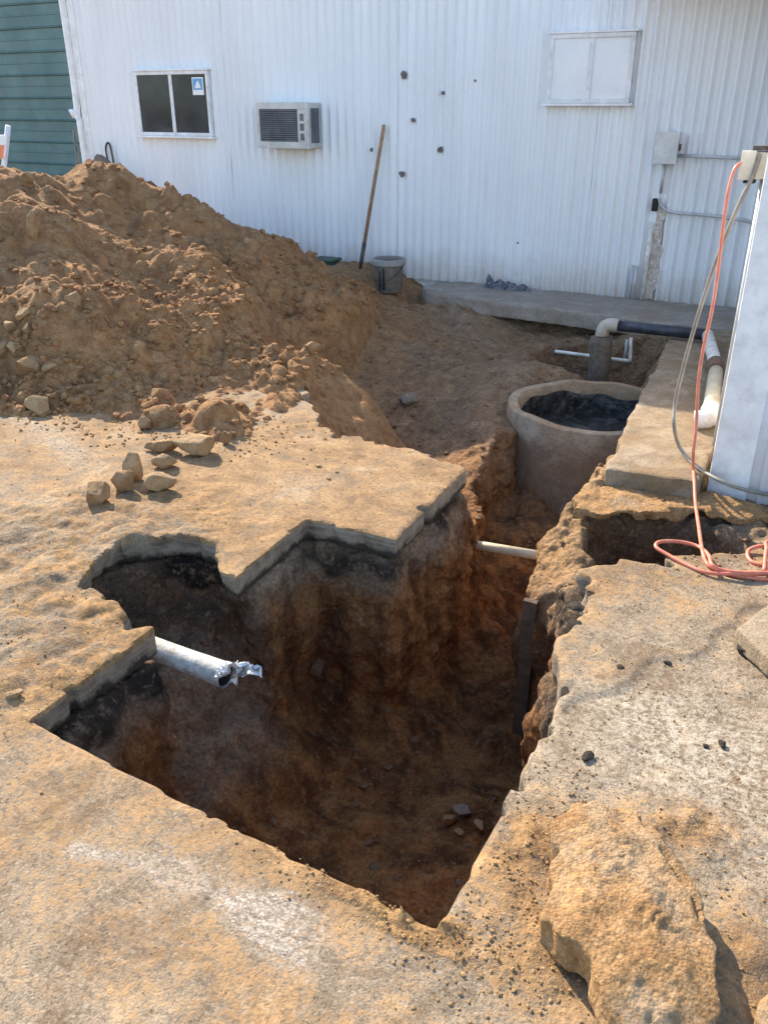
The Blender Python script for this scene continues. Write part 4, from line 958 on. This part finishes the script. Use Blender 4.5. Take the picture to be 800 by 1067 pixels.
for q, lab in ((a, 'short grey stub pipe in front of the wall, further from the riser'), (b, 'short grey stub pipe in front of the wall, next to the riser')):
    tag(MB().tube([(q.x, WALL_Y - .09, q.z), (q.x, WALL_Y - .09, 0.0)], .013, 8).build('stub_pipe', M['conduit'], smooth=True), lab, 'pipe')

# ------------------------------------------------------------------ white building at the right (end wall with corner trim)
BX, BY, BH = -0.362, 4.06, 2.62
rb = empty('white_building', (BX + 1.2, BY, 0)); tag(rb, 'white sheet metal building corner beside the concrete footing', 'building')
LOC = Vector(rb.location)
def rib_panel(x0, x1):
    xs, prof = [], []; x = x0
    while x < x1:
        for dx, pr in ((0, 0), (.078, 0), (.09, .012), (.102, .012), (.114, 0)): xs.append(x + dx); prof.append(pr)
        x += .115
    xs = np.array(xs); n = len(xs); V = np.array([(a, BY - p, z) for z in (-.12, .6, 1.3, 2.0, BH) for a, p in zip(xs, prof)])
    i = np.arange(5 * n).reshape(5, n); return V, np.stack([i[:-1, :-1], i[:-1, 1:], i[1:, 1:], i[1:, :-1]], -1).reshape(-1, 4)
for k, (a, b) in enumerate(((BX + .13, BX + 1.0), (BX + 1.05, BX + 1.9), (BX + 1.97, BX + 3))):
    V, Q = rib_panel(a, b); V[:, 1] -= .003 * (k % 2); rel(np_obj('wall_panel', V, Q, M['wall2'], rb, smooth=False))
rel(MB().box((BX + .004, BY + .02, -.12), (BX + 3, WALL_Y - .06, BH), 0).build('side_wall', M['wall2'], rb))
rel(MB().box((BX - .012, BY - .018, -.12), (BX + .17, BY + .10, BH - .01), .012).build('corner_trim', M['trim'], rb, angle=50))
rel(MB().box((BX - .05, BY - .06, BH + .002), (BX + 3.1, WALL_Y - .25, BH + .06), .004).build('roof', M['roof'], rb))
LOC = LOC_S
# cream junction box on its long side, with its cap and pipe
A = at_y(776, 158, 4.36); B = at_y(797, 187, 4.36)
jb = empty('junction_box', (A.x, 4.36, B.z)); tag(jb, 'cream junction box at the white building corner feeding the orange cord', 'junction box')
LOC = Vector(jb.location)
rel(MB().box((A.x, 4.36, B.z), (BX - .002, 4.46, A.z), .006).build('enclosure', M['jbox'], jb))
rel(MB().box((A.x - .012, 4.345, B.z - .005), (A.x + .05, 4.359, A.z + .005), .004).build('cover', M['jbox'], jb))
rel(MB().box((A.x + .03, 4.35, A.z + .006), (BX - .003, 4.47, A.z + .025), .003).build('cap', M['steel'], jb))
rel(MB().box((A.x + .01, 4.37, B.z - .02), (A.x + .06, 4.44, B.z - .006), .003).build('socket', M['dark'], jb))
rel(MB().tube([(BX - .04, 4.42, B.z - .001), (BX - .04, 4.42, .01)], .02, 10).build('conduit', M['conduit'], jb, smooth=True))
LOC = LOC_S
# orange cord and grey hose
up = [(775, 168, 4.36), (765, 176, 4.33), (758, 200, 4.28), (753, 235, 4.22), (748, 280, 4.18), (741, 325, 4.12), (732, 365, 4.08), (727, 400, 4.05), (725, 440, 4.0), (722, 470, 3.94)]
path = [at_y(*p) for p in up] + [at_z(722, 489, .016), at_z(723, 503, .005), at_z(724, 523, -.02), at_z(727, 545, -.01), at_z(731, 572, .03), at_z(736, 587, .02), at_z(746, 594, .014), at_z(763, 599, .016), at_z(800, 604, .014), at_z(850, 604, .012)]
tag(MB().tube(path, .0078, 8, res=6).build('orange_cord', M['orange'], smooth=True), 'orange extension cord hanging from the junction box to the pavement', 'cord')
lp = [at_z(*p) for p in [(860, 592, .012), (800, 598, .02), (771, 598, .03), (738, 597, .022), (716, 589, .016), (697, 579, .016), (684, 571, .02), (684, 566, .022), (693, 564, .02), (711, 565, .02), (728, 570, .022), (738, 579, .035), (741, 588, .045), (752, 594, .034), (780, 597, .034), (850, 596, .02)]]
tag(MB().tube(lp, .0078, 8, res=6).build('orange_cord', M['orange'], smooth=True), 'loop of orange cord lying over the edge of the cable cut', 'cord')
lp = [at_z(*p) for p in [(850, 585, .012), (812, 590, .012), (788, 588, .012), (779, 581, .014), (780, 573, .02), (792, 569, .03), (806, 570, .03), (812, 578, .03), (800, 588, .03), (796, 594, .03), (798, 572, .045), (800, 564, .045), (830, 560, .03)]]
tag(MB().tube(lp, .0078, 8, res=6).build('orange_cord', M['orange'], smooth=True), 'small coil of orange cord on the pavement under the white building', 'cord')
hp = [at_y(*p) for p in [(792, 160, 4.34), (783, 185, 4.33), (770, 212, 4.30), (752, 255, 4.27), (736, 300, 4.25), (722, 345, 4.24), (711, 385, 4.23)]] + [at_y(703, 420, 4.22), at_y(702, 445, 4.14), at_z(709, 468, .03), at_z(727, 487, .016), at_z(752, 502, .012), at_z(778, 511, -.03), at_z(810, 517, -.06), at_z(870, 525, -.06)]
tag(MB().tube(hp, .0095, 8, res=6).build('grey_hose', M['hose'], smooth=True), 'thin grey hose hanging from the white building and trailing along its base', 'hose')

# ------------------------------------------------------------------ septic tank
rg = np.random.RandomState(12)
lob = [(rg.uniform(.0008, .003), rg.randint(3, 16), rg.rand() * 6.28) for _ in range(9)]
lob.append((.012, 1, 1.6))
def rimz(i, a): return sum(A_ * math.cos(k * a + p_) for A_, k, p_ in lob) if i in (3, 4, 5, 6, 7) else (0.5 * sum(A_ * math.cos(k * a + p_) for A_, k, p_ in lob) if i in (2, 8) else 0)
tank = empty('septic_tank', (TANK[0], TANK[1], -.95)); tag(tank, 'round open concrete septic tank with muddy broken rim', 'septic tank')
LOC = Vector(tank.location)
prof = [(TANK_R + .01, -.85), (TANK_R + .012, -.55), (TANK_R + .006, -.18), (TANK_R, -.014), (TANK_R - .006, -.004), (TANK_R - .035, .004), (TANK_R - .066, -.002), (TANK_R - .073, -.012), (TANK_R - .076, -.09), (TANK_R - .078, -.13)]
rel(MB().lathe(prof, (TANK[0], TANK[1], RIM_Z), 96, rimz).build('ring', M['tank'], tank, angle=42))
rel(MB().lathe([(TANK_R - .084, -.085), (TANK_R - .092, -.12), (TANK_R - .08, -.5)], (TANK[0], TANK[1], RIM_Z), 96, lambda i, a: .02 * math.sin(3 * a) + .012 * math.sin(11 * a + 1) if i < 2 else 0).build('scum_lining', M['water'], tank, smooth=True))
V = [(TANK[0], TANK[1], RIM_Z - .24)]; n = 48
for rr in (.2, .4, TANK_R - .078): V += [(TANK[0] + rr * math.cos(a), TANK[1] + rr * math.sin(a), RIM_Z - .24 + rg.uniform(-.02, .02)) for a in np.linspace(0, 2 * math.pi, n, endpoint=False)]
Fq = [(0, 1 + i, 1 + (i + 1) % n) for i in range(n)] + [(1 + s * n + i, 1 + (s + 1) * n + i, 1 + (s + 1) * n + (i + 1) % n, 1 + s * n + (i + 1) % n) for s in (0, 1) for i in range(n)]
rel(MB().add(V, Fq).build('sludge', M['water'], tank, smooth=True))
LOC = LOC_S

# ------------------------------------------------------------------ pipes
pa, pb = at_z(640, 339, .06), at_z(738, 349, .06)
bp = empty('drain_pipe', (pa.x, pa.y, 0)); tag(bp, 'blue black drain pipe with pale elbow crossing above the hole behind the tank', 'pipe'); LOC = Vector(bp.location)
rel(MB().tube([pa, pb], .042, 14).build('pipe', M['black_pipe'], bp, smooth=True))
rel(MB().tube([pa + Vector((.03, 0, 0)), pa + Vector((-.03, 0, 0)), pa + Vector((-.075, 0, -.02)), pa + Vector((-.09, 0, -.07)), pa + Vector((-.09, 0, -.09))], .052, 14, res=4).build('elbow', M['elbow'], bp, smooth=True))
LOC = LOC_S
pz = pa + Vector((-.09, 0, 0))
tag(MB().tube([(pz.x, pz.y, -.04), (pz.x + .01, pz.y, -.25), (pz.x, pz.y, -.66)], .085, 16, res=3, jit=.003).build('standing_pipe', M['clay'], smooth=True), 'wide mud covered upright pipe under the pale elbow', 'pipe')
q1, q2, q3 = at_z(736, 349, .06), at_z(746, 383, .055), at_z(739, 434, .055)
wp = empty('waste_pipe', (q3.x, q3.y, 0)); tag(wp, 'white plastic waste pipe with brown coupling along the white building', 'pipe'); LOC = Vector(wp.location)
rel(MB().tube([q1 + Vector((0, .02, 0)), q2], .043, 14).build('pipe', M['pvc'], wp, smooth=True))
rel(MB().tube([q2 + (q1 - q2) * .12, q2 + (q3 - q2) * .1], .052, 14).build('coupling', M['coupling'], wp, smooth=True))
rel(MB().tube([q2 + (q3 - q2) * .1, q3], .045, 14).build('pipe', M['pvcold'], wp, smooth=True))
rel(MB().tube([q3 + (q2 - q3) * .12, q3 + Vector((0, -.02, 0)), q3 + Vector((-.03, -.06, -.005)), q3 + Vector((-.07, -.07, -.01))], .053, 14, res=3).build('elbow', M['pvc'], wp, smooth=True))
LOC = LOC_S
YH = 6.78
a, b = at_y(578, 366, YH), at_y(655, 376, YH)
wpz = [a, b, at_y(657, 352, YH)]
tag(MB().tube([wpz[0], wpz[0].lerp(wpz[1], .5), wpz[1] - Vector((.02, 0, 0)), wpz[1] + Vector((.005, 0, .02)), wpz[2]], .014, 8, res=3).build('water_pipe', M['pvc'], smooth=True), 'thin white pipe bent upward in the hole behind the tank', 'pipe')
a = at_y(650, 376, YH + .05)
tag(MB().tube([a, at_y(653, 354, YH + .05)], .012, 8).build('water_pipe', M['conduit'], smooth=True), 'short thin upright pipe beside the bent white pipe', 'pipe')
# pipe crossing the trench
a = at_y(486, 566, 3.72); b = at_y(557, 578, 3.58)
tag(MB().tube([a + (a - b) * .9, b + (b - a) * .12], .024, 14).build('crossing_pipe', M['pvcold'], smooth=True), 'straight white pipe crossing the narrow trench', 'pipe')
# broken pipe sticking out of the hollow
a, b = at_z(160, 676, -.16), at_z(236, 704, -.17)
dv = (b - a).normalized()
br = empty('broken_pipe', b); tag(br, 'broken pale pipe with torn metal end jutting into the pit', 'pipe'); LOC = Vector(br.location)
rel(MB().tube([a - dv * .28, a, a.lerp(b, .5), b], [.042, .042, .043, .046], 20, caps=False, res=4, jit=.001).build('pipe', M['oldpipe'], br, smooth=True))
rel(MB().tube([b - dv * .30, b - dv * .002], .037, 16, caps=False).build('pipe_lining', M['steel'], br, smooth=True))
m = MB(); rg = np.random.RandomState(9); side = dv.cross(Vector((0, 0, 1))).normalized(); upv = side.cross(dv)
na, nl = 40, 11
A0 = np.linspace(0.5, 4.3, na); gn = grid_noise((na, nl), .1, .22, 15); gn2 = grid_noise((na, nl), .1, .16, 16); gl3 = grid_noise((na, 2), .1, .3, 17)[:, 0]
v = []
for i_ in range(na):
    ext = (.035 + .055 * math.exp(-((A0[i_] - 2.5) / .9) ** 2)) * (1 + .6 * gl3[i_])
    for j_ in range(nl):
        t_ = j_ / (nl - 1); an = A0[i_] + .25 * gn2[i_, j_] * t_
        rad = .0475 + t_ * (.018 * gn[i_, j_] + .012 * math.sin(i_ * 1.9 + j_))
        v.append(b - dv * .015 + dv * (ext * t_ + .012 * gn2[i_, j_] * t_) + (side * math.cos(an) + upv * math.sin(an)) * max(rad, .01))
m.add(v, [(i_ * nl + j_, (i_ + 1) * nl + j_, (i_ + 1) * nl + j_ + 1, i_ * nl + j_ + 1) for i_ in range(na - 1) for j_ in range(nl - 1) if not (j_ > 4 and (i_ * 7 + j_ * 3) % 11 == 0)])
rel(m.build('torn_metal', M['foil'], br))
LOC = LOC_S
# upright board in the trench
a = at_y(553, 625, 2.92); g_ = -0.95
bo = MB().box((a.x - .028, 2.90, g_), (a.x + .032, 2.93, a.z), .004).build('timber_board', M['board']); tag(bo, 'dark upright timber board standing in the trench', 'board')

# ------------------------------------------------------------------ shovel, bucket, odds and ends by the wall
tp = at_y(400, 130, WALL_Y - .035); bt = at_z(374, 287, .04)
sv = empty('shovel', (bt.x, bt.y, 0)); tag(sv, 'long handled shovel leaning on the white wall beside the bucket', 'shovel'); LOC = Vector(sv.location)
dv = (bt - tp).normalized()
rel(MB().tube([tp, tp + dv * .03, bt - dv * .32], [.014, .0185, .0195], 10).build('handle', M['wood'], sv, smooth=True))
rel(MB().tube([bt - dv * .33, bt - dv * .15, bt - dv * .05], [.023, .021, .016], 10).build('socket', M['steel'], sv, smooth=True))
W = Vector((1, 0, 0)); W = (W - dv * W.dot(dv)).normalized(); Nn = W.cross(dv)
m = MB(); v, f = [], []
for i, (tl, hw) in enumerate([(-.06, .10), (0, .11), (.10, .11), (.18, .085), (.24, .03)]):
    for k in range(7):
        s_ = k / 3 - 1; v.append(bt + dv * tl + W * hw * s_ + Nn * (.03 * s_ * s_ - .015))
        v.append(v[-1] + Nn * .004)
for i in range(4):
    for k in range(6):
        b0 = (i * 7 + k) * 2; b1 = ((i + 1) * 7 + k) * 2
        f += [(b0, b0 + 2, b1 + 2, b1), (b0 + 1, b1 + 1, b1 + 3, b0 + 3)]
rel(m.add(v, f).build('blade', M['steel'], sv, smooth=True)); LOC = LOC_S
bc = at_z(405, 297, 0.0); bc.z = ground_z(bc.x, bc.y)
bk = empty('bucket', bc); tag(bk, 'muddy grey plastic bucket standing by the shovel', 'bucket'); LOC = Vector((0, 0, 0)); 
MB().lathe([(0.001, .004), (.125, 0), (.13, .01), (.15, .28), (.145, .28), (.126, .02), (0.001, .014)], (0, 0, 0), 28).build('body', M['bucket'], bk, angle=40)
MB().lathe([(.151, .255), (.165, .26), (.167, .30), (.155, .318), (.143, .315), (.143, .281)], (0, 0, 0), 28).build('rim', M['rim'], bk, angle=40)
MB().tube([(-.165, 0, .27), (-.15, -.09, .20), (-.07, -.17, .13), (.05, -.175, .12), (.14, -.10, .19), (.166, 0, .27)], .004, 6, res=5).build('bail', M['steel'], bk, smooth=True)
m = MB(); rg = np.random.RandomState(2)
for a0, wd, zt in ((-1.75, .10, .22), (-1.45, .12, .24)):
    v = [];
    for z in np.linspace(.03, zt, 5):
        r_ = .1335 + z * .071; tw = wd * (1 - z / zt * .55)
        v += [(r_ * math.cos(a0 - tw), r_ * math.sin(a0 - tw), z), (r_ * math.cos(a0 + tw), r_ * math.sin(a0 + tw), z)]
    m.add(v, [(2 * i, 2 * i + 1, 2 * i + 3, 2 * i + 2) for i in range(4)])
m.build('tar_stain', M['dark'], bk)
LOC = LOC_S
# black rag
rp = at_y(527, 294, WALL_Y - .16)
u = np.linspace(-1, 1, 46); vv = np.linspace(-1, 1, 18); UX, UY = np.meshgrid(u, vv, indexing='ij')
hz = np.clip(1 - np.abs(UX) ** 3 - np.abs(UY) ** 2, 0, 1) * (.03 + .06 * np.abs(grid_noise(UX.shape, .05, .22, 5))) + .05 * np.exp(-((UX + .7) / .15) ** 2 - (UY / .5) ** 2)
V = np.stack([rp.x + UX * .24 + .03 * grid_noise(UX.shape, .05, .3, 6), WALL_Y - .17 + UY * .07 + .02 * grid_noise(UX.shape, .05, .3, 7), .002 + hz], -1).reshape(-1, 3)
i = np.arange(46 * 18).reshape(46, 18)
o = np_obj('rag', V, np.stack([i[:-1, :-1], i[1:, :-1], i[1:, 1:], i[:-1, 1:]], -1).reshape(-1, 4), M['rag']); tag(o, 'crumpled black and grey rag on the walkway against the wall', 'rag')
# green plastic box and grey lumps at the wall behind the pile
p = at_y(341, 272, WALL_Y - .18)
gb = MB().box((p.x - .14, WALL_Y - .27, .0), (p.x + .10, WALL_Y - .08, p.z - .0), .02).box((p.x - .155, WALL_Y - .285, p.z + .001), (p.x + .115, WALL_Y - .065, p.z + .03), .012).build('plastic_box', M['greenbox']); tag(gb, 'dark green lidded plastic box against the wall behind the pile', 'box')
p = at_y(353, 277, WALL_Y - .40)
rock('stone', (p.x, p.y, -.02), (.16, .10, .10), 401, M['rockgrey'], 'grey rubble lump against the wall between pile and shovel', 'stone', (0, 0, .2), sink=.1)
p = at_y(112, 172, WALL_Y - .45)
rock('stone', (p.x, p.y, -.02), (.24, .16, p.z * .62), 402, M['rockgrey'], 'grey boulder between dirt pile and wall under the dark window', 'stone', (0, 0, .2), sink=.05, planes=6)
a, b = wall_pt(113, 150, .05), wall_pt(119, 176, .05)
m = MB().tube([(b.x + .02, WALL_Y - .03, b.z - .5), (b.x, WALL_Y - .04, b.z), (a.x + .02, WALL_Y - .05, a.z), (a.x - .03, WALL_Y - .07, a.z - .05), (a.x - .02, WALL_Y - .06, b.z)], .012, 7, res=5)
tag(m.build('cable', M['steel'], smooth=True), 'bent dark cable on the wall beside the grey boulder', 'cable')

# ------------------------------------------------------------------ green building behind, barricade, poles
GYW = 13.2
gl_, gr_ = at_y(-260, 100, GYW).x, X_L + 3.0
gb = empty('green_building', ((gl_ + gr_) / 2, GYW, 0)); tag(gb, 'dark green building of horizontal ribbed siding beyond the white shed', 'building'); LOC = Vector(gb.location)
z_top = 3.35; crs = 0.345; z = -0.1; k = 0
ztop_px = at_y(40, 30, GYW).z; zb_px = at_y(40, 171, GYW).z; crs = (ztop_px - zb_px) / 6
z = zb_px - crs * math.ceil((zb_px + .1) / crs)
while z < z_top:
    V = []
    prof = [(0, 0), (.012, .03), (.03, .035), (.045, 0), (.045 + (crs - .045) * .48, 0), (.045 + (crs - .045) * .5, .008), (.045 + (crs - .045) * .55, .008), (.045 + (crs - .045) * .57, 0), (crs, 0)]
    n = len(prof)
    V = [(x, GYW - o_, z + s_) for x in (gl_, gr_) for s_, o_ in prof]
    rel(np_obj('siding_course', np.array(V), np.array([(i, n + i, n + i + 1, i + 1) for i in range(n - 1)]), M['green'], gb, smooth=False)); z += crs
rel(MB().box((gl_, GYW + .04, -.12), (gr_, GYW + 2.5, z_top)).build('wall_backing', M['green'], gb))
LOC = LOC_S
pA, pB = at_d(9, 131, 9.6), at_d(3, 188, 9.6)
ba = empty('barricade', (pB.x, pB.y, 0)); tag(ba, 'white barricade post with orange and white panel behind the dirt pile', 'barricade'); LOC = Vector(ba.location)
pC = pB + (pB - pA) * ((pB.z + .1) / (pA.z - pB.z))
sh = Vector((-.62, -.05, 0))
rel(MB().tube([pA, pC], .028, 8).build('post', M['whitepole'], ba, smooth=True)); rel(MB().tube([pA + sh, pC + sh], .028, 8).build('post', M['whitepole'], ba, smooth=True))
q = pA.lerp(pB, .38); up_ = (pA - pB).normalized(); fw = Vector((0, -1, 0))
def quad_board(a_, b_, h0, h1, y_, th, nm, mt):
    c_ = [q + sh * a_ + up_ * h0, q + sh * b_ + up_ * h0, q + sh * b_ + up_ * h1, q + sh * a_ + up_ * h1]
    rel(MB().add([p + fw * y_ for p in c_] + [p + fw * (y_ + th) for p in c_], [(0, 1, 2, 3), (4, 5, 6, 7), (0, 1, 5, 4), (1, 2, 6, 5), (2, 3, 7, 6), (3, 0, 4, 7)]).build(nm, M[mt], ba))
quad_board(-.08, 1.08, -.12, .12, .03, .02, 'panel', 'whitepole')
for k in range(3): quad_board(-.05 + k * .4, .15 + k * .4, -.118, .02, .052, .003, 'stripe', 'orangepanel')
LOC = LOC_S
a, b = at_y(85, 135, WALL_Y + .5), at_y(92, 183, WALL_Y + .5)
for k, lab in ((0, 'dark pole leaning on the green wall, further from the downspout'), (1, 'dark pole leaning on the green wall, next to the downspout')):
    tag(MB().tube([(a.x + .12 * k - .02, WALL_Y + .4, a.z), (a.x + .12 * k + .02, WALL_Y + .3, 0)], .016, 8).build('pole', M['steel'], smooth=True), lab, 'pole')
